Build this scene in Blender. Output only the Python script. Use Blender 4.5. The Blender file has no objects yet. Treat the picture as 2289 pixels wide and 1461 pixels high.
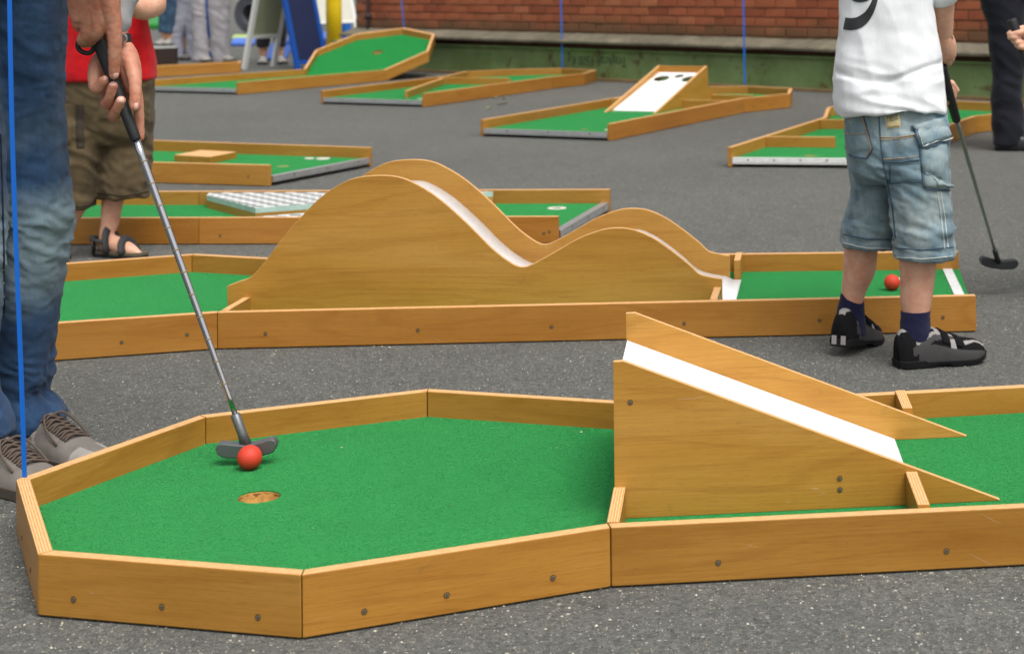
import bpy, bmesh, math, random
from math import sin, cos, pi, radians, atan2, hypot
from mathutils import Vector, Matrix, noise
from mathutils.bvhtree import BVHTree

random.seed(7)
scene = bpy.context.scene
COL = scene.collection

# ------------------------------------------------------------------ camera
F_PX, PX, PY, PITCH, ROLL, CAM_H = 4007.0, 1674.0, -172.0, -0.021, 0.013, 0.914   # recovered from the lanes' right angles
IMG_W, IMG_H = 2289.0, 1461.0
cam_data = bpy.data.cameras.new('camera')
cam = bpy.data.objects.new('camera', cam_data)
COL.objects.link(cam)
cr, sr, cp, sp = cos(ROLL), sin(ROLL), cos(PITCH), sin(PITCH)
RIGHT = Vector((cr, -sr * sp, -sr * cp))
DOWN = Vector((-sr, -cr * sp, -cr * cp))
FWD = Vector((0, cp, -sp))
m = Matrix.Identity(4)
for i, a in enumerate((RIGHT, -DOWN, -FWD)):
    for r in range(3):
        m[r][i] = a[r]
m[2][3] = CAM_H
cam.matrix_world = m
cam_data.sensor_fit = 'HORIZONTAL'
cam_data.sensor_width = 36.0
cam_data.lens = F_PX / IMG_W * 36.0
cam_data.shift_x = -(PX - IMG_W / 2) / IMG_W
cam_data.shift_y = (PY - IMG_H / 2) / IMG_W
cam_data.clip_start = 0.05
cam_data.clip_end = 600.0
cam_data.dof.use_dof = True
cam_data.dof.focus_distance = 3.2
cam_data.dof.aperture_fstop = 8.5
scene.camera = cam
scene.cycles.max_bounces = 6
scene.cycles.diffuse_bounces = 4
scene.cycles.glossy_bounces = 3

# ------------------------------------------------------------------ light: bright overcast
SUN_EL, SUN_AZ = radians(62), radians(148)
world = bpy.data.worlds.new('World')
scene.world = world
world.use_nodes = True
wn = world.node_tree
bg = wn.nodes['Background']
sky = wn.nodes.new('ShaderNodeTexSky')
sky.sky_type = 'NISHITA'
sky.sun_disc = False
sky.sun_elevation = SUN_EL
sky.sun_rotation = SUN_AZ
sky.air_density = 1.0
sky.dust_density = 4.0
hs = wn.nodes.new('ShaderNodeHueSaturation')
hs.inputs['Saturation'].default_value = 0.22
wn.links.new(sky.outputs[0], hs.inputs['Color'])
wn.links.new(hs.outputs[0], bg.inputs['Color'])
bg.inputs['Strength'].default_value = 0.105
sun_d = bpy.data.lights.new('sun', 'SUN')
sun_d.energy = 1.5
sun_d.angle = radians(35)
sun_d.color = (1.0, 0.97, 0.92)
sun = bpy.data.objects.new('sun', sun_d)
COL.objects.link(sun)
to_sun = Vector((sin(SUN_AZ) * cos(SUN_EL), cos(SUN_AZ) * cos(SUN_EL), sin(SUN_EL)))
sun.rotation_euler = to_sun.to_track_quat('Z', 'Y').to_euler()
sun.location = to_sun * 20
scene.view_settings.view_transform = 'Standard'
scene.view_settings.look = 'None'
scene.view_settings.gamma = 1.0
scene.view_settings.use_curve_mapping = False
scene.view_settings.exposure = 0.70

# ------------------------------------------------------------------ pixel -> place helpers
CAM = Vector((0, 0, CAM_H))
def ray(x, y):
    return (RIGHT * ((x - PX) / F_PX) + DOWN * ((y - PY) / F_PX) + FWD)
def at(x, y, z):
    d = ray(x, y)
    return CAM + d * ((z - CAM_H) / d.z)
def atY(x, y, Y):
    d = ray(x, y)
    return CAM + d * (Y / d.y)
def on_plane(x, y, P, n):
    d = ray(x, y)
    return CAM + d * ((P - CAM).dot(n) / d.dot(n))
def lin(c):
    return c / 12.92 if c <= 0.04045 else ((c + 0.055) / 1.055) ** 2.4
def rgb(r, g, b, k=1.0):
    return (lin(r / 255) * k, lin(g / 255) * k, lin(b / 255) * k, 1)

# ------------------------------------------------------------------ materials
class NT:
    def __init__(s, name):
        s.m = bpy.data.materials.new(name)
        s.m.use_nodes = True
        s.t = s.m.node_tree
        s.b = s.t.nodes['Principled BSDF']
    def n(s, kind, **kw):
        nd = s.t.nodes.new('ShaderNode' + kind)
        for k, v in kw.items():
            if k in nd.inputs: nd.inputs[k].default_value = v
            else: setattr(nd, k, v)
        return nd
    def l(s, a, b):
        s.t.links.new(a, b)
    def coords(s, which='Object', scale=(1, 1, 1), loc=(0, 0, 0), rnd=False):
        tc = s.n('TexCoord')
        mp = s.n('Mapping')
        mp.inputs['Scale'].default_value = scale
        mp.inputs['Location'].default_value = loc
        s.l(tc.outputs[which], mp.inputs['Vector'])
        return mp.outputs[0]
    def noise(s, vec, scale, detail=3, rough=.55, dist=0.0):
        nd = s.n('TexNoise', Scale=scale, Detail=detail, Roughness=rough, Distortion=dist)
        s.l(vec, nd.inputs['Vector'])
        return nd.outputs['Fac']
    def ramp(s, fac, stops, interp='LINEAR'):
        nd = s.n('ValToRGB')
        e = nd.color_ramp.elements
        while len(e) < len(stops): e.new(0.5)
        for el, (p, c) in zip(e, stops):
            el.position = p
            el.color = c if hasattr(c, '__len__') else (c, c, c, 1)
        nd.color_ramp.interpolation = interp
        s.l(fac, nd.inputs[0])
        return nd.outputs[0]
    def mix(s, fac, a, b, mode='MIX'):
        nd = s.n('MixRGB', blend_type=mode)
        for sock, v in zip(nd.inputs, (fac, a, b)):
            if hasattr(v, 'is_linked'): s.l(v, sock)
            else: sock.default_value = v
        return nd.outputs[0]
    def math(s, op, a, b=0.0):
        nd = s.n('Math', operation=op)
        for sock, v in zip(nd.inputs, (a, b)):
            if hasattr(v, 'is_linked'): s.l(v, sock)
            else: sock.default_value = v
        return nd.outputs[0]
    def bump(s, h, strength=.3, dist=.001, prev=None):
        nd = s.n('Bump', Strength=strength, Distance=dist)
        s.l(h, nd.inputs['Height'])
        if prev: s.l(prev, nd.inputs['Normal'])
        s.l(nd.outputs[0], s.b.inputs['Normal'])
        return nd.outputs[0]
    def set(s, color=None, rough=None, **kw):
        if color is not None:
            if hasattr(color, 'is_linked'): s.l(color, s.b.inputs['Base Color'])
            else: s.b.inputs['Base Color'].default_value = color
        if rough is not None:
            if hasattr(rough, 'is_linked'): s.l(rough, s.b.inputs['Roughness'])
            else: s.b.inputs['Roughness'].default_value = rough
        for k, v in kw.items():
            s.b.inputs[k.replace('_', ' ')].default_value = v
        return s.m

def objrand(n):
    oi = n.n('ObjectInfo')
    return oi.outputs['Random']

def mat_wood(name, c_lo, c_mid, c_hi, rough=.42):
    n = NT(name)
    r = objrand(n)
    tc = n.n('TexCoord')
    off = n.n('CombineXYZ')
    n.l(n.math('MULTIPLY', r, 37.0), off.inputs[0])
    n.l(n.math('MULTIPLY', r, 91.0), off.inputs[1])
    add = n.n('VectorMath', operation='ADD')
    n.l(tc.outputs['UV'], add.inputs[0]); n.l(off.outputs[0], add.inputs[1])
    def scaled(sx, sy):
        v = n.n('VectorMath', operation='MULTIPLY')
        n.l(add.outputs[0], v.inputs[0]); v.inputs[1].default_value = (sx, sy, 1)
        return v.outputs[0]
    flame = n.noise(scaled(.9, 7.5), 1.0, 3, .5, 1.1)
    wav = n.math('SINE', n.math('MULTIPLY', flame, 46.0))
    lines = n.ramp(wav, [(.45, 0), (.98, 1)])
    fine = n.noise(scaled(5, 300), 1.0, 4, .65)
    pores = n.noise(scaled(40, 900), 1.0, 2, .6)
    blot = n.noise(scaled(1.3, 6.0), 1.0, 4, .6)
    base = n.ramp(blot, [(.22, c_lo), (.5, c_mid), (.80, c_hi)])
    base = n.mix(n.math('MULTIPLY', lines, .40), base, n.mix(1.0, base, (.80, .70, .56, 1), 'MULTIPLY'))
    base = n.mix(.38, base, n.ramp(fine, [(.30, (.62, .54, .44, 1)), (.60, (1.04, 1.04, 1.04, 1))]), 'MULTIPLY')
    base = n.mix(.25, base, n.ramp(pores, [(.36, (.42, .33, .24, 1)), (.46, (1, 1, 1, 1))]), 'MULTIPLY')
    tone = n.ramp(r, [(0, (.86, .84, .80, 1)), (.35, (1, 1, 1, 1)), (.7, (.95, .93, .88, 1)), (1, (1.03, .96, .90, 1))])
    base = n.mix(1.0, base, tone, 'MULTIPLY')
    # old scuffs, scratches and grime spots with shapes of their own
    sc = n.noise(scaled(12, 20), 1.0, 6, .75, .6)
    base = n.mix(n.ramp(sc, [(.64, 0), (.76, .42)]), base, (.13, .085, .045, 1))
    sc2 = n.noise(scaled(5, 34), 1.3, 5, .8, 1.1)
    base = n.mix(n.ramp(sc2, [(.66, 0), (.72, .34)]), base, (.60, .50, .38, 1))
    rt = n.n('VectorRotate'); rt.rotation_type = 'Z_AXIS'; rt.inputs['Angle'].default_value = .5
    n.l(add.outputs[0], rt.inputs['Vector'])
    rs = n.n('VectorMath', operation='MULTIPLY'); n.l(rt.outputs[0], rs.inputs[0]); rs.inputs[1].default_value = (5, 170, 1)
    sc4 = n.noise(rs.outputs[0], 1.0, 2, .5, .2)
    base = n.mix(n.ramp(sc4, [(.745, 0), (.80, .26)]), base, (.62, .52, .40, 1))
    sc3 = n.noise(scaled(30, 46), 1.0, 3, .6)
    base = n.mix(n.ramp(sc3, [(.765, 0), (.80, .75)]), base, (.10, .06, .03, 1))
    n.bump(n.math('ADD', fine, n.math('MULTIPLY', pores, .7)), .14, .0005)
    rr = n.ramp(blot, [(.3, rough - .08), (.7, rough + .12)])
    return n.set(base, rr, Specular_IOR_Level=.4, Coat_Weight=.08, Coat_Roughness=.3)

M = {}
M['wood'] = mat_wood('varnished_plywood', rgb(158, 108, 40), rgb(178, 128, 52), rgb(192, 146, 70))
M['wood_red'] = mat_wood('warm_varnished_plywood', rgb(154, 100, 36), rgb(174, 120, 48), rgb(188, 136, 62))
M['wood_pale'] = mat_wood('pale_varnished_plywood', rgb(168, 120, 46), rgb(186, 138, 58), rgb(198, 152, 76))
n = NT('plywood_edge')
v = n.coords('UV', (1, 1, 1))
sx = n.n('SeparateXYZ'); n.l(v, sx.inputs[0])
lay = n.math('SINE', n.math('MULTIPLY', sx.outputs[1], 1500.0))
gr = n.noise(n.coords('UV', (60, 500, 1)), 1.0, 4, .7)
c = n.ramp(n.math('ADD', n.math('MULTIPLY', lay, .22), gr), [(.15, rgb(186, 128, 70)), (.5, rgb(222, 168, 108)), (.85, rgb(244, 204, 152))])
dirt = n.noise(n.coords('Object', (1, 1, 1)), 35, 5, .7)
c = n.mix(n.ramp(dirt, [(.62, 0), (.74, .5)]), c, rgb(110, 74, 42))
n.bump(n.math('ADD', gr, lay), .3, .0006)
M['edge'] = n.set(c, .6)

n = NT('green_felt_carpet')
v = n.coords('Object')
f1 = n.noise(v, 900, 3, .7)
f2 = n.noise(n.coords('Object', (1, 1, 1)), 160, 4, .65, .8)
f3 = n.noise(v, 9, 4, .6)
c = n.ramp(f1, [(.25, rgb(14, 100, 44)), (.52, rgb(22, 130, 60)), (.8, rgb(48, 158, 84))])
c = n.mix(.75, c, n.ramp(f2, [(.3, (.70, .75, .70, 1)), (.68, (1.10, 1.08, 1.05, 1))]), 'MULTIPLY')
c = n.mix(.5, c, n.ramp(f3, [(.3, (.72, .78, .74, 1)), (.7, (1.10, 1.08, 1.02, 1))]), 'MULTIPLY')
st = n.noise(v, 55, 5, .75, .4)
c = n.mix(n.ramp(st, [(.72, 0), (.78, .45)]), c, rgb(120, 120, 60))
h = n.math('ADD', n.math('MULTIPLY', f1, .5), f2)
n.bump(h, .9, .004)
M['turf'] = n.set(c, .95, Sheen_Weight=.95, Sheen_Roughness=.3, Specular_IOR_Level=.1)
n.b.inputs['Sheen Tint'].default_value = rgb(120, 222, 140)

n = NT('worn_asphalt')
v = n.coords('Object')
big = n.noise(v, .55, 5, .6)
mid = n.noise(v, 11, 5, .65)
vo = n.n('TexVoronoi', Scale=260.0, feature='F1'); n.l(v, vo.inputs['Vector'])
vo2 = n.n('TexVoronoi', Scale=120.0, feature='F1'); n.l(v, vo2.inputs['Vector'])
gr = n.noise(v, 420, 3, .7)
c = n.ramp(gr, [(.25, rgb(46, 48, 47)), (.5, rgb(95, 97, 94)), (.78, rgb(134, 136, 130))])
g2 = n.noise(v, 170, 4, .75)
c = n.mix(.8, c, n.ramp(g2, [(.30, (.50, .50, .50, 1)), (.52, (1, 1, 1, 1)), (.72, (1.32, 1.31, 1.27, 1))]), 'MULTIPLY')
c = n.mix(.6, c, n.ramp(mid, [(.25, (.72, .72, .72, 1)), (.7, (1.12, 1.12, 1.1, 1))]), 'MULTIPLY')
c = n.mix(.7, c, n.ramp(big, [(.3, (.74, .74, .75, 1)), (.7, (1.20, 1.18, 1.12, 1))]), 'MULTIPLY')
blotch = n.noise(v, 2.6, 6, .7, .8)
c = n.mix(n.ramp(blotch, [(.60, 0), (.70, .35)]), c, rgb(58, 57, 55))
chip = n.n('SeparateXYZ'); n.l(vo.outputs['Color'], chip.inputs[0])
agg = n.n('SeparateXYZ'); n.l(vo2.outputs['Color'], agg.inputs[0])
c = n.mix(.85, c, n.ramp(agg.outputs[2], [(0, (.58, .59, .58, 1)), (.35, (.86, .86, .86, 1)), (.8, (1.08, 1.08, 1.06, 1)), (1, (1.34, 1.33, 1.28, 1))]), 'MULTIPLY')
c = n.mix(.6, c, n.ramp(chip.outputs[2], [(0, (.62, .62, .62, 1)), (.4, (.92, .92, .92, 1)), (1, (1.22, 1.22, 1.2, 1))]), 'MULTIPLY')
stone = n.math('MULTIPLY', n.ramp(chip.outputs[0], [(.88, 0), (.91, 1)]), n.ramp(vo.outputs['Distance'], [(.30, 1), (.48, 0)]))
c = n.mix(stone, c, n.ramp(chip.outputs[1], [(0, rgb(120, 116, 108)), (.6, rgb(165, 160, 148)), (1, rgb(206, 200, 184))]))
chip2 = n.n('SeparateXYZ'); n.l(vo2.outputs['Color'], chip2.inputs[0])
stone2 = n.math('MULTIPLY', n.ramp(chip2.outputs[0], [(.965, 0), (.98, 1)]), n.ramp(vo2.outputs['Distance'], [(.2, 1), (.42, 0)]))
c = n.mix(stone2, c, n.ramp(chip2.outputs[1], [(0, rgb(150, 142, 126)), (1, rgb(214, 206, 186))]))
hh = n.math('ADD', n.math('MULTIPLY', vo.outputs['Distance'], -.8), n.math('MULTIPLY', gr, .7))
b1 = n.bump(hh, .8, .004)
n.bump(mid, .3, .01, b1)
M['asphalt'] = n.set(c, .85, Specular_IOR_Level=.3, Sheen_Weight=.2, Sheen_Roughness=.3)
n.b.inputs['Sheen Tint'].default_value = (1, .97, .92, 1)

def flat(name, col, rough=.5, metallic=0.0, var=.0, vscale=20, bump=0.0, bscale=200, **kw):
    n = NT(name)
    c = col
    if var:
        f = n.noise(n.coords('Object'), vscale, 5, .65)
        c = n.ramp(f, [(.25, tuple(x * (1 - var) for x in col[:3]) + (1,)), (.75, tuple(min(1, x * (1 + var)) for x in col[:3]) + (1,))])
    if bump:
        n.bump(n.noise(n.coords('Object'), bscale, 4, .6), bump, .001)
    return n.set(c, rough, Metallic=metallic, **kw)

M['white_board'] = flat('white_painted_board', (.84, .84, .84, 1), .5, var=.07, vscale=22, bump=.1, bscale=600)
M['alu'] = flat('worn_aluminium', (.62, .63, .63, 1), .38, .8, var=.18, vscale=60, bump=.15)
M['strip_white'] = flat('scuffed_white_strip', (.70, .70, .68, 1), .55, var=.16, vscale=60)
M['screw'] = flat('dull_screw', (.30, .24, .15, 1), .5, .5)
M['recess'] = flat('dark_screw_recess', (.055, .038, .02, 1), .8)
M['dark_wood'] = flat('raw_underside_wood', rgb(122, 84, 46), .7, var=.25, vscale=14)
M['hole_wood'] = flat('frayed_hole_wood', rgb(186, 142, 74), .8, var=.35, vscale=110, bump=.6, bscale=220)
M['black_rubber'] = flat('black_rubber', (.012, .012, .013, 1), .55, var=.2, vscale=300, bump=.2, bscale=900)
M['chrome'] = flat('chromed_shaft', (.55, .55, .57, 1), .16, 1.0)
M['shaft_grey'] = flat('dull_grey_shaft', (.26, .26, .26, 1), .4, .5)
M['cast'] = flat('cast_grey_metal', (.16, .17, .175, 1), .42, .65, var=.1, vscale=120, bump=.1)
M['cast_black'] = flat('black_cast_metal', (.03, .032, .034, 1), .4, .4)
M['ball'] = flat('red_ball_plastic', rgb(208, 60, 36), .62, var=.08, vscale=60)
M['ribbon'] = flat('blue_plastic_ribbon', rgb(0, 98, 196), .45)
M['marker'] = flat('worn_white_marker', (.68, .64, .55, 1), .6, var=.3, vscale=120)
M['marker_tan'] = flat('worn_tan_patch', rgb(128, 138, 70), .9, var=.3, vscale=160)

# ------------------------------------------------------------------ mesh builder
class MB:
    def __init__(s):
        s.v = []; s.f = []; s.uv = []; s.mi = []
    def face(s, pts, mat=0, uv=None):
        i0 = len(s.v)
        s.v += [tuple(p) for p in pts]
        s.f.append(list(range(i0, i0 + len(pts))))
        s.uv.append(uv or [(0, 0)] * len(pts))
        s.mi.append(mat)
    def prism(s, fp, z0, z1, ms=0, mt=0, mb=None, e=(1, 0), zf=None):
        """vertical prism over a counter-clockwise footprint; uv in metres"""
        N = len(fp); zf = zf or (lambda p: 0.0)
        P = [Vector((p[0], p[1])) for p in fp]
        nn = (-e[1], e[0])
        uvt = [(p[0] * e[0] + p[1] * e[1], p[0] * nn[0] + p[1] * nn[1]) for p in P]
        s.face([(p.x, p.y, z1 + zf(p)) for p in P], mt, uvt)
        s.face([(p.x, p.y, z0 + zf(p)) for p in reversed(P)], ms if mb is None else mb, list(reversed(uvt)))
        for i in range(N):
            a, b = P[i], P[(i + 1) % N]
            L = (b - a).length
            u0 = a.x * e[0] + a.y * e[1]
            s.face([(a.x, a.y, z0 + zf(a)), (b.x, b.y, z0 + zf(b)), (b.x, b.y, z1 + zf(b)), (a.x, a.y, z1 + zf(a))], ms,
                   [(u0, z0), (u0 + L, z0), (u0 + L, z1), (u0, z1)])
    def box(s, c, d, mat=0, rot=0.0):
        ca, sa = cos(rot), sin(rot)
        fp = [(c[0] + x * ca - y * sa, c[1] + x * sa + y * ca) for x, y in ((-d[0] / 2, -d[1] / 2), (d[0] / 2, -d[1] / 2), (d[0] / 2, d[1] / 2), (-d[0] / 2, d[1] / 2))]
        s.prism(fp, c[2] - d[2] / 2, c[2] + d[2] / 2, mat, mat, None, (ca, sa))
    def mesh(s, name, mats, smooth=False, weld=True):
        me = bpy.data.meshes.new(name)
        me.from_pydata(s.v, [], s.f)
        for k in (mats if isinstance(mats, (list, tuple)) else [mats]):
            me.materials.append(k)
        uvl = me.uv_layers.new(name='UVMap')
        i = 0
        for uvs in s.uv:
            for u in uvs:
                uvl.data[i].uv = u; i += 1
        for p, k in zip(me.polygons, s.mi):
            p.material_index = k
            p.use_smooth = smooth
        if weld:
            bm = bmesh.new(); bm.from_mesh(me)
            bmesh.ops.remove_doubles(bm, verts=bm.verts, dist=1e-5)
            bmesh.ops.recalc_face_normals(bm, faces=bm.faces)
            bm.to_mesh(me); bm.free()
        me.update()
        return me
    def build(s, name, mats, parent=None, smooth=False, bevel=0.0, weld=True):
        o = link(name, s.mesh(name, mats, smooth, weld), parent)
        if bevel: add_bevel(o, bevel)
        return o

def add_bevel(o, w, seg=2, ang=35):
    b = o.modifiers.new('bevel', 'BEVEL')
    b.width = w; b.segments = seg; b.limit_method = 'ANGLE'; b.angle_limit = radians(ang)
    return b
def link(name, data, parent=None):
    o = bpy.data.objects.new(name, data)
    COL.objects.link(o)
    if parent is not None:
        o.parent = parent
        if parent.type == 'EMPTY':
            o.matrix_parent_inverse = Matrix.Translation(-parent.location) if parent.rotation_euler.z == 0 else parent.matrix_basis.inverted()
        else:
            bpy_parent = parent
    return o
def tag(o, label, cat=None, group=None, kind=None):
    o['label'] = label
    if cat: o['category'] = cat
    if group: o['group'] = group
    if kind: o['kind'] = kind
    return o
def thing(name, label, cat, loc=(0, 0, 0), group=None):
    o = bpy.data.objects.new(name, None)
    COL.objects.link(o)
    o.location = loc
    o.empty_display_size = .1
    return tag(o, label, cat, group)
def V2(v): return Vector((v[0], v[1]))

# closed tube along a polyline with a radius per point (or (a,b) radii)
def tube(mb, pts, rads, seg=16, mat=0, cap=True, matf=None):
    pts = [Vector(p) for p in pts]
    rings = []
    up = Vector((0, 0, 1))
    prev = None
    N = len(pts)
    for i, p in enumerate(pts):
        t = (pts[min(i + 1, N - 1)] - pts[max(i - 1, 0)])
        if t.length < 1e-9: t = Vector((0, 0, 1))
        t.normalize()
        if prev is None:
            a = t.cross(Vector((0, 1, 0)) if abs(t.y) < .9 else Vector((1, 0, 0))).normalized()
        else:
            a = (prev - t * prev.dot(t)).normalized()
        prev = a
        b = t.cross(a)
        r = rads[i] if hasattr(rads, '__len__') else rads
        ra, rb = r if hasattr(r, '__len__') else (r, r)
        rings.append([p + a * (ra * cos(2 * pi * k / seg)) + b * (rb * sin(2 * pi * k / seg)) for k in range(seg)])
    i0 = len(mb.v)
    L = 0.0
    for i, rg in enumerate(rings):
        mb.v += [tuple(q) for q in rg]
    for i in range(N - 1):
        L2 = L + (pts[i + 1] - pts[i]).length
        for k in range(seg):
            k2 = (k + 1) % seg
            mb.f.append([i0 + i * seg + k, i0 + i * seg + k2, i0 + (i + 1) * seg + k2, i0 + (i + 1) * seg + k])
            mb.uv.append([(k / seg, L), ((k + 1) / seg, L), ((k + 1) / seg, L2), (k / seg, L2)])
            mb.mi.append(matf(i, k) if matf else mat)
        L = L2
    if cap:
        for idx, rev in ((0, True), (N - 1, False)):
            f = [i0 + idx * seg + k for k in range(seg)]
            mb.f.append(list(reversed(f)) if rev else f)
            mb.uv.append([(0, 0)] * seg); mb.mi.append(mat if not matf else matf(min(idx, N - 2), 0))
    return mb
# ------------------------------------------------------------------ ground
mb = MB()
mb.face([(-300, -60, 0), (300, -60, 0), (300, 400, 0), (-300, 400, 0)], 0)
g = mb.build('asphalt_ground', M['asphalt'])
tag(g, 'grey worn asphalt yard with pale aggregate specks', kind='structure')

# ------------------------------------------------------------------ brick wall, concrete ledge and green girder
W0 = at(1340, 182, 0); W1 = at(2133, 222, 0)
WE = (W1 - W0); WE.z = 0; WE.normalize()
WN = Vector((WE.y, -WE.x, 0))            # towards the camera
if WN.y > 0: WN = -WN
def wp(s, d, z):                         # along the wall, out from the flange edge plane, up
    p = W0 + WE * s + WN * d
    return Vector((p.x, p.y, z))
def wbox(mb, s0, s1, d0, d1, z0, z1, mat=0):
    pts = [wp(s0, d0, 0), wp(s1, d0, 0), wp(s1, d1, 0), wp(s0, d1, 0)]
    fp = [(p.x, p.y) for p in pts]
    a = sum(fp[i][0] * fp[(i + 1) % 4][1] - fp[(i + 1) % 4][0] * fp[i][1] for i in range(4))
    if a < 0: fp.reverse()
    mb.prism(fp, z0, z1, mat, mat, None, (WE.x, WE.y))

n = NT('weathered_red_brick')
r = objrand(n)
c = n.ramp(r, [(0, rgb(142, 74, 48)), (.25, rgb(164, 90, 58)), (.5, rgb(172, 98, 64)), (.75, rgb(156, 82, 54)), (1, rgb(178, 108, 74))])
f = n.noise(n.coords('Object'), 14, 5, .7)
c = n.mix(.7, c, n.ramp(f, [(.25, (.62, .60, .58, 1)), (.7, (1.1, 1.06, 1.0, 1))]), 'MULTIPLY')
geo = n.n('NewGeometry'); sz = n.n('SeparateXYZ'); n.l(geo.outputs['Position'], sz.inputs[0])
low_tone = n.math('ADD', sz.outputs[2], n.math('MULTIPLY', n.noise(geo.outputs['Position'], 3.0, 4, .6), .22))
c = n.mix(n.ramp(low_tone, [(.50, .75), (.60, 0)]), c, rgb(92, 76, 50))  # darker olive brown towards the lowest courses, with a wavy upper edge
n.bump(n.noise(n.coords('Object'), 160, 4, .7), .5, .003)
M['brick'] = n.set(c, .88)
M['mortar'] = flat('grey_mortar', rgb(134, 100, 74), .95, var=.25, vscale=9, bump=.5, bscale=120)
n = NT('stained_concrete')
f = n.noise(n.coords('Object', (1, 1, 1)), 2.2, 6, .7, .5); f2 = n.noise(n.coords('Object'), 40, 5, .7)
c = n.ramp(f, [(.28, rgb(80, 75, 60)), (.5, rgb(116, 109, 92)), (.75, rgb(150, 142, 120))])
c = n.mix(.7, c, n.ramp(f2, [(.3, (.6, .6, .58, 1)), (.65, (1.1, 1.1, 1.08, 1))]), 'MULTIPLY')
n.bump(f2, .6, .006)
M['concrete'] = n.set(c, .92)
n = NT('old_green_paint_on_steel')
f = n.noise(n.coords('Object'), 2.0, 5, .65); f2 = n.noise(n.coords('Object'), 9, 6, .75, .5); f3 = n.noise(n.coords('Object'), 3.1, 6, .7)
c = n.ramp(f, [(.3, rgb(94, 112, 66)), (.5, rgb(116, 140, 88)), (.72, rgb(132, 158, 108))])
c = n.mix(.5, c, n.ramp(f2, [(.3, (.7, .74, .62, 1)), (.65, (1.06, 1.06, 1.0, 1))]), 'MULTIPLY')
c = n.mix(n.ramp(n.math('MULTIPLY', f2, f3), [(.29, 0), (.37, .85)]), c, rgb(82, 54, 32))
n.bump(f2, .35, .004)
M['green_steel'] = n.set(c, .55, Specular_IOR_Level=.3)
M['rust'] = flat('rusty_flange_edge', rgb(128, 104, 70), .85, var=.35, vscale=12, bump=.4, bscale=80)
M['lettering'] = flat('faded_black_lettering', rgb(48, 62, 42), .7, var=.3, vscale=40)
M['pipe'] = flat('dark_iron_pipe', (.03, .03, .03, 1), .6)

wall_thing = thing('brick_wall', 'red brick wall rising above a concrete ledge at the back of the yard', 'wall', wp(1, -.4, 0))
S0, S1 = -3.35, 9.0
BRK = -.17                                # brick face plane
ZB = on_plane(1340, 74, wp(0, BRK, 0), WN).z
PITCH_Z, PITCH_S = .0675, .196
mb = MB(); wbox(mb, S0, S1, BRK - .36, BRK - .009, 0.0, 3.2)
mb.build('mortar_bed', M['mortar'], wall_thing)
variants = []
for k in range(8):
    b = bmesh.new()
    bmesh.ops.create_cube(b, size=1.0)
    for vv in b.verts:
        vv.co = Vector((vv.co.x * (.184 + random.uniform(-.003, .003)), vv.co.y * .05, vv.co.z * (.057 + random.uniform(-.002, .002))))
    bmesh.ops.bevel(b, geom=b.edges[:], offset=.003, segments=1, affect='EDGES')
    me = bpy.data.meshes.new('brick'); b.to_mesh(me); b.free(); me.materials.append(M['brick']); variants.append(me)
ang = atan2(WE.y, WE.x)
cnt = 0
rest = MB()
rows = int((3.15 - ZB) / PITCH_Z)
for row in range(rows):
    z = ZB + .004 + (row + .5) * PITCH_Z
    s = S0 + .1 + (PITCH_S / 2 if row % 2 else 0)
    while s < S1 - .1:
        p = wp(s + random.uniform(-.002, .002), BRK - .022 + random.uniform(-.003, .004), z)
        if row < 6 and s < 7.0 and cnt < 300:
            o = link('brick', variants[random.randrange(8)], wall_thing)
            o.location = p; o.rotation_euler = (random.uniform(-.01, .01), random.uniform(-.006, .006), ang + random.uniform(-.006, .006))
            cnt += 1
        else:
            q = [wp(s - .092, 0, 0), wp(s + .092, 0, 0)]
            wbox(rest, s - .092, s + .092, BRK - .05, BRK + random.uniform(-.004, .004), z - .0285, z + .0285)
        s += PITCH_S
o = rest.build('upper_brickwork', M['brick'], wall_thing)
tag(o, 'brick courses higher up the wall', kind='stuff')
mb = MB()
tube(mb, [wp(-3.12, BRK + .03, z) for z in (.1, .5, 1.0, 2.0, 3.1)], .013, 12)
for z in (.46, 1.3, 2.2):
    tube(mb, [wp(-3.12, BRK - .01, z), wp(-3.12, BRK + .05, z)], .022, 10)
mb.build('conduit', M['pipe'], wall_thing, smooth=True)

ledge = MB()
ZL0, ZL1 = .283, .312
prof = [(BRK - .02, ZL0 - .003), (.0, ZL0), (.003, ZL1 - .012), (-.012, ZL1), (BRK - .02, ZB - .002)]
random.seed(3)
NS = 60
for i in range(NS):
    sa, sb = S0 + (S1 - S0) * i / NS, S0 + (S1 - S0) * (i + 1) / NS
    for (d0, za), (d1, zb) in zip(prof, prof[1:] + prof[:1]):
        def w(sv, d, z):
            k = .006 * noise.noise(Vector((sv * 3, d * 5, z * 9)))
            return wp(sv, d + k, z + k)
        ledge.face([w(sa, d0, za), w(sb, d0, za), w(sb, d1, zb), w(sa, d1, zb)])
o = ledge.build('concrete_ledge', M['concrete'])
tag(o, 'stained grey concrete ledge between the red bricks and the green girder', 'ledge')

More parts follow.
